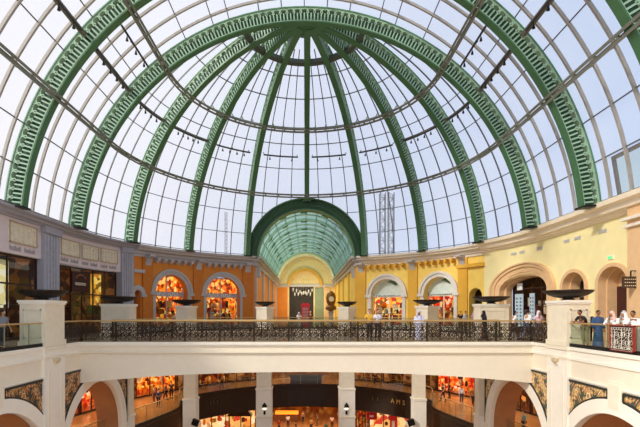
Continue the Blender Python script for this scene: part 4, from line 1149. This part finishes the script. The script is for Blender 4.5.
b.strip([tv(5.1, PI*i/n, 45.5) for i in range(n+1)], [tv(6.15, PI*i/n, 45.5) for i in range(n+1)]); b.build('back_plate', mat('deep_green_plate', (60, 96, 72), .5), fa)
# tympanum walls between cornice and vault springing: side walls of the passage
for s, m, nm in ((-1, ORANGE, 'left'), (1, YELLOW, 'right')):
    b = MB(); xs = sorted((s*5.5, s*6.2)); b.box(xs[0], xs[1], 45.9, 80, 0, 6.6); wv = struct('wall_vault_'+nm, b, m)
    b = MB()
    for y in (46.2, 54, 62, 70, 78):
        xs = sorted((s*5.3, s*5.5)); b.box(xs[0], xs[1], y, y+.9, 0, 6.6)
    struct('pilaster', b, GREYT if s < 0 else OCHRE, wv)
    b = MB(); xs = sorted((s*4.7, s*6.2)); b.box(xs[0], xs[1], 45.0, 80, 7.25, 7.5); xs = sorted((s*4.9, s*6.2)); b.box(xs[0], xs[1], 45.2, 80, 7.0, 7.25); xs = sorted((s*5.2, s*6.2)); b.box(xs[0], xs[1], 45.5, 80, 6.55, 7.0)
    struct('cornice', b, GREYT, wv)
    for y in (46.6,):
        xs = sorted((s*4.95, s*5.5)); b = MB(); b.hexa([(xs[0] if s < 0 else xs[0]+.4, y, 5.4), (xs[1] if s > 0 else xs[1]-.0, y, 5.4), (xs[1], y+.6, 5.4), (xs[0], y+.6, 5.4), (xs[0], y, 6.6), (xs[1], y, 6.6), (xs[1], y+.6, 6.6), (xs[0], y+.6, 6.6)]); struct('console', b, GREYT, wv)
# end wall
YE = 79.6
b = MB(); b.box(-5.5, -3.1, YE, YE+.4, 0, 6.4); b.box(1.4, 5.5, YE, YE+.4, 0, 6.4); b.box(-5.5, 5.5, YE, YE+.4, 6.4, 7.6)
nn = 30
b.face([tv(5.4, PI*i/nn, YE+.1) for i in range(nn+1)]); ew = struct('wall_vault_end', b, mat('warm_cream_wall', (240, 214, 150), .7))
b = MB()
def eb(b, xc, z0, r0, r1, y, th, sx=1):
    for i in range(nn):
        a, c = PI*i/nn, PI*(i+1)/nn; q = []
        for rr, t in ((r0, a), (r1, a), (r1, c), (r0, c)): q.append((xc-rr*math.cos(t)*sx, y, z0+rr*math.sin(t)))
        b.hexa(q+[(x, y-th, z) for x, _, z in q])
eb(b, -.2, 6.5, 2.75, 3.2, YE-.1, .35); struct('inner_arch', b, OCHRE, ew)
b = MB(); eb(b, 0, ZT-.3, 4.9, 5.3, YE-.1, .3); struct('outer_arch', b, mat('pale_cream_arch', (246, 232, 190), .7), ew)
b = MB(); b.box(-5.5, 5.5, YE-.35, YE+.1, 6.3, 6.75); struct('band', b, GREYT, ew)
b = MB(); b.box(-5.4, -3.4, YE-.05, YE, 0, 6.2); struct('orange_panel', b, ORANGE, ew)
b = MB(); b.box(1.6, 3.3, YE-.05, YE, 0, 6.2); struct('green_panel', b, mat('grey_green_panel', (140, 152, 124), .7), ew)
b = MB(); b.box(3.5, 4.5, YE-.15, YE, 0, 6.2); struct('peach_pilaster', b, PEACH, ew)
b = MB(); b.box(-3.2, 1.5, YE+1.5, YE+1.6, 0, 6.4); struct('dark_hall', b, mat('dark_hall_panel', (50, 44, 40), .6, 0, .3, 1.5), ew)
for i in range(12):
    x = -2.4+.32*i; z = 5.9-.9*abs(math.sin(i*1.7)); t = thing('hanging_ornament', 'small white ornament hanging in the dark opening at the end of the vault', 'ornament', (x, YE+.4, z), 0, 'white ornaments hanging in the vault doorway')
    b = MB(); b.lathe([(.02, .3), (.14, .1), (.1, -.25), (.02, -.45)], t.location, 7); b.bar((x, YE+.4, z+.3), (x, YE+.4, 6.4), .02); b.build('drop', mat('white_ornament', (232, 232, 228), .4), t)
for k, (x, Y, lab) in enumerate(((331, 52, 'ornate gold and bronze pedestal clock at the right of the vault entrance'),)):
    p = at(x, Y); t = thing('pedestal_clock', lab, 'clock', p)
    b = MB(); b.lathe([(.5, 0), (.42, .2), (.3, .4), (.26, 1.5), (.4, 1.6), (.3, 1.75)], p, 12); b.build('pedestal', GREYT, t)
    b = MB(); b.lathe([(.2, 1.75), (.62, 1.95), (.66, 2.2), (.4, 2.5), (.55, 2.9), (.6, 3.4), (.45, 3.9), (.1, 4.2)], p, 12); b.build('case', mat('bronze_gold', (130, 92, 40), .4, .5), t)
    b = MB(); b.lathe([(.32, 0), (.32, .06)], (p[0], p[1]-.62, 3.2), 14); b.build('dial', mat('cream_dial', (240, 226, 190), .5), t)
    for o in t.children:
        if o.name.startswith('dial'): o.rotation_euler.x = PI/2; o.data.transform(Matrix.Translation((0, .62, -3.2))); o.location = (0, -.62, 3.2)
p = at(305.5, 46.5); t = thing('red_kiosk', 'red telephone box style kiosk at the mouth of the vault', 'kiosk', p)
b = MB(); b.box(p[0]-.42, p[0]+.42, p[1]-.42, p[1]+.42, 0, 2.25); b.build('cabin', mat('postbox_red', (196, 30, 34), .4), t)
b = MB(); b.box(p[0]-.48, p[0]+.48, p[1]-.48, p[1]+.48, 2.25, 2.45); b.box(p[0]-.35, p[0]+.35, p[1]-.35, p[1]+.35, 2.45, 2.6); b.build('roof', mat('postbox_red', (196, 30, 34)), t)
b = MB()
for i in range(5): b.box(p[0]-.3, p[0]+.3, p[1]-.44, p[1]-.42, .5+.34*i, .76+.34*i)
b.build('window_panes', mat('dull_pane', (150, 110, 100), .3), t)

# ------------------------------------------------------------------ outside: lattice masts and a distant city line
def mast(x, Y, ztop, w_, lab):
    p = at(x, Y); t = thing('lattice_mast', lab, 'mast', (p[0], Y, -10), 0)
    b = MB(); h = ztop+10
    for sx in (-1, 1):
        for sy in (-1, 1): b.bar((p[0]+sx*w_, Y+sy*w_, -10), (p[0]+sx*w_, Y+sy*w_, ztop), .16)
    k = int(h/(2*w_))
    for i in range(k):
        z0 = -10+h*i/k; z1 = -10+h*(i+1)/k
        for sy in (-1, 1):
            b.bar((p[0]-w_, Y+sy*w_, z0), (p[0]+w_, Y+sy*w_, z1 if i % 2 else z0), .09); b.bar((p[0]-w_*(1 if i % 2 else -1), Y+sy*w_, z0), (p[0]+w_*(1 if i % 2 else -1), Y+sy*w_, z1), .09)
    b.build('lattice', mat('dark_mast_steel', (96, 100, 108), .6), t)
mast(382.5, 90, 26.5, .55, 'left one of the twin dark lattice masts outside the glass right of centre')
mast(391, 90, 26.5, .55, 'right one of the twin dark lattice masts outside the glass right of centre')
mast(226, 260, 62, .6, 'faint thin mast far outside the glass left of centre')
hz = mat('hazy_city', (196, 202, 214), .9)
for i, (x, w_, z) in enumerate(((402, 14, 26), (440, 16, 24), (214, 12, 25), (160, 14, 27))):
    p = at(x, 240, -10); t = thing('distant_building', ['pale hazy block outside the glass above the left yellow arch', 'pale hazy block outside the glass above the right yellow arch', 'pale hazy block outside the glass above the orange arches', 'pale hazy block outside the glass behind the left rib'][i], 'building', p)
    b = MB(); q = w_/F*240/2; b.box(p[0]-q, p[0]+q, 240, 250, -10, z); b.box(p[0]-q*.5, p[0]+q*.5, 240, 250, z, z+2.5); b.build('block', hz, t)
b = MB(); b.face([(-600, -200, -14), (600, -200, -14), (600, 900, -14), (-600, 900, -14)]); struct('ground', b, mat('pale_sand_ground', (206, 198, 184), .9))
# roofs behind the cornice, closing the shops from the sky
b = MB()
for pa in (WL, WR):
    S = [pa.ang(70.9)*i/40 for i in range(41)]
    b.strip([pa.P(t, 7.0, -.4) for t in S], [pa.P(t, 7.0, -4.5) for t in S]); pass
struct('roof_deck', b, mat('grey_roof', (170, 168, 164), .8))
b = MB(); b.face([(-30, 72, -13.5), (30, 72, -13.5), (30, 72, -.2), (-30, 72, -.2)]); struct('wall_back_lower', b, DARKW)

# ------------------------------------------------------------------ people
def skin_mesh(verts, edges, radii, root=0, levels=1):
    me = bpy.data.meshes.new('sk'); me.from_pydata(verts, edges, []); o = bpy.data.objects.new('sk', me); COL.objects.link(o)
    m = o.modifiers.new('s', 'SKIN'); m.use_smooth_shade = True
    for i, r in enumerate(radii):
        r = r if isinstance(r, tuple) else (r, r); me.skin_vertices[0].data[i].radius = r
    me.skin_vertices[0].data[root].use_root = True
    if levels: s = o.modifiers.new('u', 'SUBSURF'); s.levels = levels; s.render_levels = levels
    bpy.context.view_layer.update(); dg = bpy.context.evaluated_depsgraph_get()
    r = bpy.data.meshes.new_from_object(o.evaluated_get(dg)); bpy.data.objects.remove(o); bpy.data.meshes.remove(me)
    return r
def skeleton(pose):
    """joint positions, standing, facing +y"""
    lean = {'stand': 0, 'walk': .03, 'lean': .30, 'side': .05}[pose]
    J = {}
    J['pel'] = (0, 0, .94); J['wai'] = (0, .1*lean, 1.1); J['che'] = (0, .45*lean, 1.29-.03*lean); J['nec'] = (0, .75*lean, 1.45-.1*lean); J['hed'] = (0, .85*lean+.02, 1.56-.12*lean)
    st = {'walk': .2}.get(pose, 0)
    for s, n in ((-1, 'l'), (1, 'r')):
        f = st*s
        J['hip'+n] = (s*.09, 0, .9); J['kne'+n] = (s*.1, f*.6+.03, .5); J['ank'+n] = (s*.1, f*1.1-.03, .09); J['toe'+n] = (s*.12, f*1.1+.13, .035)
        J['sho'+n] = (s*.18, .68*lean, 1.39-.1*lean)
        if pose == 'lean': J['elb'+n] = (s*.25, .68*lean+.13, 1.14); J['wri'+n] = (s*.12, .68*lean+.34, 1.17); J['pal'+n] = (s*.08, .68*lean+.41, 1.17); fd = Vector((-s*.5, .86, -.1))
        elif pose == 'walk': J['elb'+n] = (s*.24, -f*.3-.02, 1.12); J['wri'+n] = (s*.23, -f*.6+.08, .9); J['pal'+n] = (s*.23, -f*.6+.11, .84); fd = Vector((0, .25, -1))
        elif pose == 'side' and s > 0: J['elb'+n] = (.26, .06, 1.14); J['wri'+n] = (.2, .28, 1.2); J['pal'+n] = (.18, .35, 1.22); fd = Vector((-.2, .9, .2))
        else: J['elb'+n] = (s*.24, -.02, 1.12); J['wri'+n] = (s*.24, .05, .88); J['pal'+n] = (s*.24, .06, .81); fd = Vector((0, .12, -1))
        J['fd'+n] = fd.normalized()
    return J
BODY = {}
def body_mesh(pose):
    if pose in BODY: return BODY[pose].copy()
    J = skeleton(pose); V = []; E = []; R = []
    def add(p, r, par=None):
        V.append(tuple(p)); R.append(r); i = len(V)-1
        if par is not None: E.append((par, i))
        return i
    pel = add(J['pel'], (.145, .1)); wai = add(J['wai'], (.125, .09), pel); che = add(J['che'], (.15, .1), wai); nec = add(J['nec'], .052, che); hd = add(Vector(J['hed'])-Vector((0, 0, .03)), .05, nec)
    for n, s in (('l', -1), ('r', 1)):
        h = add(J['hip'+n], .088, pel); k = add(J['kne'+n], .058, h); a = add(J['ank'+n], .038, k); add(J['toe'+n], .032, a)
        sh = add(J['sho'+n], .052, che); e = add(J['elb'+n], .04, sh); w_ = add(J['wri'+n], .026, e); pl = add(J['pal'+n], (.034, .018), w_)
        fd = J['fd'+n]; sd = fd.cross(Vector((0, 1, 0)) if abs(fd.y) < .6 else Vector((0, 0, 1))).normalized()
        for q, ln in ((-.03, .07), (-.01, .08), (.01, .075), (.03, .06)):
            b0 = Vector(J['pal'+n])+fd*.03+sd*q; f1 = add(b0, .0095, pl); f2 = add(b0+fd*ln*.55, .009, f1); add(b0+fd*ln+Vector((0, -.012, -.012)), .007, f2)
        t0 = Vector(J['pal'+n])-fd*.01+sd*-.045; f1 = add(t0, .0105, pl); add(t0+fd*.045+sd*-.015, .009, f1)
    me = skin_mesh(V, E, R)
    bm = bmesh.new(); bm.from_mesh(me)
    # head shaped from a sphere: chin, nose, brow and ears
    hm = bmesh.new(); bmesh.ops.create_uvsphere(hm, u_segments=16, v_segments=12, radius=1)
    for v in hm.verts:
        x, y, z = v.co; v.co = Vector((x*.076, y*.092, z*.115))
        if z < 0: v.co.x *= 1+.28*z; v.co.y *= 1+.1*z
        if y > .9 and -.35 < z < .15: v.co.y += .018
        if y > .5 and .1 < z < .35 and .15 < abs(x) < .6: v.co.y -= .008
        if abs(x) > .93 and -.2 < z < .3: v.co.x *= 1.16
    hc = Vector(J['hed'])+Vector((0, .015, .055))
    m2 = bpy.data.meshes.new('h'); bmesh.ops.translate(hm, vec=hc, verts=hm.verts); hm.to_mesh(m2); hm.free(); bm.from_mesh(m2); bm.to_mesh(me); bm.free()
    me.polygons.foreach_set('use_smooth', [True]*len(me.polygons))
    BODY[pose] = me; return me.copy()
CL = {}
def cloth_mesh(kind, pose):
    if (kind, pose) in CL: return CL[(kind, pose)].copy()
    J = skeleton(pose); V = []; E = []; R = []
    def add(p, r, par=None):
        V.append(tuple(p)); R.append(r); i = len(V)-1
        if par is not None: E.append((par, i))
        return i
    if kind in ('shirt', 'sleeved'):
        a = add(Vector(J['pel'])+Vector((0, 0, -.02)), (.16, .118)); b_ = add(J['wai'], (.145, .108), a); c = add(J['che'], (.168, .118), b_); add(Vector(J['nec'])-Vector((0, 0, .03)), .07, c)
        for n in 'lr':
            s = add(J['sho'+n], .07, c); e = Vector(J['elb'+n]); q = Vector(J['sho'+n])
            if kind == 'shirt': add(q+(e-q)*.75, .062, s)
            else: i = add(e, .056, s); add(e+(Vector(J['wri'+n])-e)*.92, .042, i)
    elif kind == 'trousers':
        a = add(Vector(J['pel'])+Vector((0, 0, .02)), (.152, .112))
        for n in 'lr':
            h = add(J['hip'+n], .1, a); k = add(J['kne'+n], .076, h); add(Vector(J['ank'+n])+Vector((0, 0, .02)), .06, k)
    elif kind == 'robe':
        b_ = MB(); C = [(.06, J['nec'], .06), (.2, Vector(J['che'])+Vector((0, 0, .09)), .11), (.2, J['che'], .13), (.175, J['wai'], .13), (.19, J['pel'], .14), (.2, (0, 0, .6), .15), (.23, (0, 0, .25), .18), (.25, (0, 0, .05), .2)]
        n = 16; base = 0
        for rx, c, ry in C:
            for k in range(n): an = 2*PI*k/n; w_ = 1+.05*math.sin(an*5); b_.v.append((c[0]+rx*math.cos(an)*w_, c[1]+ry*math.sin(an)*w_, c[2]))
        for i in range(len(C)-1):
            for k in range(n): l = (k+1) % n; b_.f.append((i*n+k, i*n+l, (i+1)*n+l, (i+1)*n+k)); b_.mi.append(0)
        b_.f.append(tuple(range(n))); b_.mi.append(0)
        for q in 'lr': b_.tube([J['sho'+q], J['elb'+q], Vector(J['elb'+q])+(Vector(J['wri'+q])-Vector(J['elb'+q]))*.95], [.075, .07, .065], 8)
        o = b_.build('x', HAIR); me = o.data; me.materials.clear(); bpy.data.objects.remove(o); me.polygons.foreach_set('use_smooth', [True]*len(me.polygons)); CL[(kind, pose)] = me; return me.copy()
    me = skin_mesh(V, E, R); CL[(kind, pose)] = me; return me.copy()
SK = [mat('tan_skin', (196, 144, 108), .6, 0, .03), mat('brown_skin', (150, 100, 70), .6, 0, .03), mat('light_skin', (224, 176, 142), .6, 0, .03)]
cols = {}
def cm(rgb):
    if rgb not in cols: cols[rgb] = mat('fabric_%d' % len(cols), rgb, .8, 0, .05)
    return cols[rgb]
def person(label, px, Y, z, rz, pose, top, legs=None, robe=False, head='hair', hc=(34, 26, 22), skin=0, group=None, h=1.0, X=None, sleeved=False, pack=None):
    x = (px-CX)/F*Y if X is None else X
    t = thing('person', label, 'person', (x, Y, z), rz, group); t.scale = (h, h, h)
    J = skeleton(pose)
    def put(name, me, m):
        o = bpy.data.objects.new(name, me); COL.objects.link(o); me.materials.clear(); me.materials.append(m); o.parent = t
        me.polygons.foreach_set('material_index', [0]*len(me.polygons)); return o
    put('body', body_mesh(pose), SK[skin])
    if robe: put('robe', cloth_mesh('robe', pose), cm(top))
    else:
        put('shirt', cloth_mesh('sleeved' if sleeved else 'shirt', pose), cm(top)); put('trousers', cloth_mesh('trousers', pose), cm(legs or (40, 40, 50)))
    hcn = Vector(J['hed'])+Vector((0, .015, .055))
    if head == 'hair' or head == 'long':
        b = MB(); b.ell(hcn+Vector((0, -.018, .028)), (.085, .098, .105), 12, 8)
        if head == 'long': b.ell(hcn+Vector((0, -.055, -.1)), (.085, .05, .17), 10, 6)
        o = b.build('hair', cm(hc), None, True); o.parent = t
    else:
        b = MB(); c = hcn; n = 14
        prof = [(.001, .125), (.06, .115), (.092, .06), (.1, 0), (.115, -.08), (.15, -.2), (.17, -.27)]
        base = 0
        for r, z_ in prof:
            for k in range(n):
                an = PI*.22+PI*1.56*k/(n-1)+PI/2-0; an = PI/2+PI*.2+(2*PI-PI*.4)*k/(n-1)
                b.v.append((c.x+r*math.cos(an), c.y+r*math.sin(an)*1.05-.01, c.z+z_))
        for i in range(len(prof)-1):
            for k in range(n-1): b.f.append((i*n+k, i*n+k+1, (i+1)*n+k+1, (i+1)*n+k)); b.mi.append(0)
        b.ell(c+Vector((0, -.012, .03)), (.084, .1, .1), 12, 8)
        o = b.build('headcloth', cm(hc), None, True); o.parent = t
        if head == 'agal':
            b = MB(); b.tube([c+Vector((.083*math.cos(a_), .097*math.sin(a_)-.01, .075)) for a_ in [2*PI*i/14 for i in range(14)]], .014, 5, True); o = b.build('head_cord', BLACK); o.parent = t
    b = MB()
    for s in (-1, 1): b.ell(hcn+Vector((s*.03, .088, .01)), (.011, .006, .007), 6, 4)
    o = b.build('eyes', mat('dark_eyes', (30, 22, 20), .3)); o.parent = t
    b = MB()
    for n in 'lr':
        a = Vector(J['ank'+n]); c = Vector(J['toe'+n]); b.tube([a+Vector((0, -.05, -.04)), (a+c)/2+Vector((0, 0, -.02)), c+Vector((0, .03, 0))], [.045, .05, .032], 8)
    o = b.build('shoes', BLACK, None, True); o.parent = t
    if pack:
        b = MB(); b.ell(Vector(J['che'])+Vector((0, -.17, -.08)), (.14, .09, .2), 10, 6); o = b.build('shoulder_bag', cm(pack), None, True); o.parent = t
    return t
W_ = (244, 242, 238)
FWD, BACK = 0, PI
# on the footbridge
person('person in yellow top leaning on the bronze bridge railing', 369.5, 24.7, 0, BACK, 'side', (236, 184, 60), (44, 34, 34), head='hair', h=1.06)
person('dark haired person in white top and dark trousers beside the yellow top on the bridge', 377.5, 24.7, 0, BACK+.2, 'side', (236, 232, 236), (52, 36, 36), head='long', h=1.05)
person('person in long pale lavender robe and headcloth standing on the bridge right of centre', 419, 25.2, 0, BACK-.3, 'stand', (222, 220, 240), robe=True, head='cloth', hc=(206, 200, 222))
person('person wrapped in a black robe and headscarf on the bridge near the right pedestal', 484.5, 25.2, 0, PI/2, 'walk', (22, 20, 24), robe=True, head='cloth', hc=(20, 18, 22))
person('dark haired person in white blouse walking on the right part of the bridge', 514, 25.6, 0, -PI/2, 'walk', W_, (40, 34, 40), head='long')
person('person in white shirt and jeans walking just left of the rose headscarf on the bridge', 527.5, 25.3, 0, -PI/2+.3, 'walk', W_, (110, 124, 150), head='hair', sleeved=True, h=1.03)
person('person in rose headscarf next to the right white pier on the bridge', 538.5, 25.2, 0, BACK, 'stand', (236, 196, 206), (120, 116, 124), head='cloth', hc=(236, 226, 232))
person('small person in white on the far gallery left of the red kiosk', 299, 42.8, 0, BACK, 'stand', W_, (190, 190, 190), head='cloth', hc=W_, h=.95)
person('person in dark red top on the far gallery right of the red kiosk', 310.5, 42.8, 0, BACK, 'stand', (70, 20, 24), (30, 24, 26), head='hair', hc=(236, 210, 190))
person('person in black top on the far gallery right of the red goods shop', 460.5, 38.3, 0, BACK, 'stand', (30, 28, 34), (40, 40, 46))
person('person in pale blue shirt on the far gallery right of the one in black', 465.5, 38.0, 0, BACK+.4, 'stand', (200, 212, 226), (70, 76, 90), sleeved=True)
person('person in leaf green top between pedestal and red goods shop', 434, 38.6, 0, -PI/2, 'walk', (96, 140, 90), (70, 60, 50))
person('person in mauve headscarf just left of the right middle pedestal, far gallery', 474, 37, 0, BACK, 'stand', (190, 160, 180), (90, 70, 90), head='cloth', hc=(200, 170, 190))
# right balustrade
person('man in black T-shirt and khaki trousers leaning on the right glass balustrade', 579, 20.1, 0, PI/2+.15, 'lean', (34, 30, 32), (150, 146, 112), X=13.02, h=1.03, skin=1)
person('person in black standing behind the man in khaki trousers at right', 588.5, 20.9, 0, PI/2+.6, 'stand', (28, 28, 30), (30, 30, 34), X=13.7)
person('person in blue tunic standing behind the right glass balustrade', 597, 20.0, 0, BACK, 'stand', (56, 86, 128), robe=True, X=13.55, head='hair', skin=1, h=1.0)
person('man in white robe with rose headcloth leaning on the right balustrade', 609, 18.1, 0, PI/2+.5, 'lean', W_, robe=True, X=13.0, head='cloth', hc=(236, 200, 192))
person('man in white robe with white headcloth and black cord leaning behind the red framed panel', 620.5, 17.45, 0, PI/2+.4, 'lean', W_, robe=True, X=13.05, head='agal', hc=(248, 248, 250))
person('dark haired man in white robe rightmost at the right balustrade', 631, 16.85, 0, PI/2+.3, 'lean', W_, robe=True, X=12.98, head='hair', skin=1)
# left gallery
person('person in grey T-shirt in front of the dark shop at the far left edge', 4, 19.3, 0, -PI/2-.3, 'walk', (132, 134, 146), (44, 44, 52), X=-13.6)
# middle level
person('person in pale top in front of the fiery orange shop on the middle level', 154, 41.8, ZM, PI/2, 'stand', (224, 190, 160), (120, 70, 60), h=1.0, X=None)
person('person in navy shirt by the curved rail on the middle level at left', 158.5, 40.0, ZM, 0, 'stand', (50, 66, 110), (30, 34, 52), sleeved=True)
person('person in grey shirt walking on the middle level at left', 165.5, 43.2, ZM, -PI/2, 'walk', (120, 110, 110), (34, 30, 34))
person('person in dark clothes nearest the tan panelled shop on the middle level at left', 171.5, 43.8, ZM, PI, 'stand', (50, 34, 34), (30, 28, 32), h=1.05)
person('person in dark grey walking leftmost of the right group, middle level', 443, 42.5, ZM, PI/2, 'walk', (80, 66, 66), (40, 34, 36))
person('person in dark red leaning over behind the dark grey one on the middle level', 449.5, 44, ZM, PI/2, 'stand', (110, 50, 44), (50, 40, 40))
person('person in pale blue shirt and dark jeans on the middle level at right', 461.5, 41.5, ZM, PI, 'stand', (206, 212, 228), (56, 56, 76), sleeved=True)
person('person in brown jacket nearest the rightmost column on the middle level', 473, 40.5, ZM, PI, 'walk', (130, 84, 50), (60, 44, 36), sleeved=True)
person('person in teal top seen through the right arch under the footbridge', 524, 31, ZM, PI/2, 'stand', (110, 176, 176), (40, 40, 52), head='hair')
person('person in dark clothes behind the glass rail right of centre, middle level', 375, 51.5, ZM, PI, 'stand', (60, 50, 50), (40, 30, 30), h=.95)
person('person in dark clothes on the middle level left of centre', 222, 50.0, ZM, PI/2, 'walk', (180, 150, 120), (60, 40, 36), h=.95)
for i, (x, Y, c, lab) in enumerate(((279, 54.0, (190, 60, 40), 'red top'), (288, 56.5, (230, 220, 210), 'white top'), (296, 53.0, (60, 50, 60), 'black top'), (303, 58.5, (150, 110, 80), 'tan top'), (311, 54.5, (220, 150, 60), 'orange top'),
                                    (317, 57.5, (80, 90, 130), 'blue top'), (326, 52.5, (110, 150, 110), 'green top'), (332, 56.0, (230, 190, 190), 'pink top'))):
    person(f'person in {lab} in the ground level crowd between the two lantern columns', x, Y, ZG, [PI, 0, PI/2][i % 3], ['walk', 'stand'][i % 2], c, (50, 40, 44), group='crowd on the ground level', head=['hair', 'long'][i % 2])
# counter with lit goods in the centre of the ground level
t = thing('lit_counter', 'glowing orange sales counter on the ground level left of the centre crowd', 'counter', at(289, 60, ZG)); x = t.location.x
b = MB(); b.box(x-1.9, x+1.3, 59.6, 60.4, ZG, ZG+1.0); b.build('body', mat('counter_wood', (120, 70, 36), .5), t)
b = MB(); b.box(x-1.9, x+1.3, 59.6, 60.4, ZG+1.0, ZG+1.35); b.build('lit_case', emit('orange_case', (255, 150, 40), 1.1), t)
# dark planters / kiosk on the middle level centre
t = thing('display_stand', 'dark low display stand behind the centre glass rail of the middle level', 'stand', at(306, 53, ZM)); x = t.location.x
b = MB(); b.box(x-1.9, x+1.9, 52.5, 53.5, ZM, ZM+1.0); b.build('body', DBROWN, t)
b = MB(); b.box(x-2.1, x+2.1, 52.4, 53.6, ZM+1.0, ZM+1.12); b.build('top', DWOOD, t)

# ------------------------------------------------------------------ lamps of the lower levels and the shops, added fill for the vault
for s in (-1, 1):
    area('gallery_lamps', (s*15.5, 42, -1.95), (0, 0, 0), 3, 9, 520)
    area('gallery_lamps', (s*17, 32, -1.95), (0, 0, 0), 3, 8, 320)
    area('gallery_lamps', (s*16.5, 19, -1.95), (0, 0, 0), 3, 10, 150)
    area('lower_gallery_lamps', (s*14, 46, ZM-2.5), (0, 0, 0), 3, 9, 420)
area('gallery_lamps', (0, 54, -1.95), (0, 0, 0), 18, 3, 520); area('lower_gallery_lamps', (0, 55, ZM-2.5), (0, 0, 0), 14, 4, 700)
area('vault_fill', (0, 63, 7.2), (0, 0, 0), 6, 30, 650, (1, .88, .7)); area('vault_fill', (0, 74, 4.5), (PI/2, 0, 0), 6, 3, 260, (1, .84, .6))  # added fill, no fixtures: brightens the vault passage and its end wall
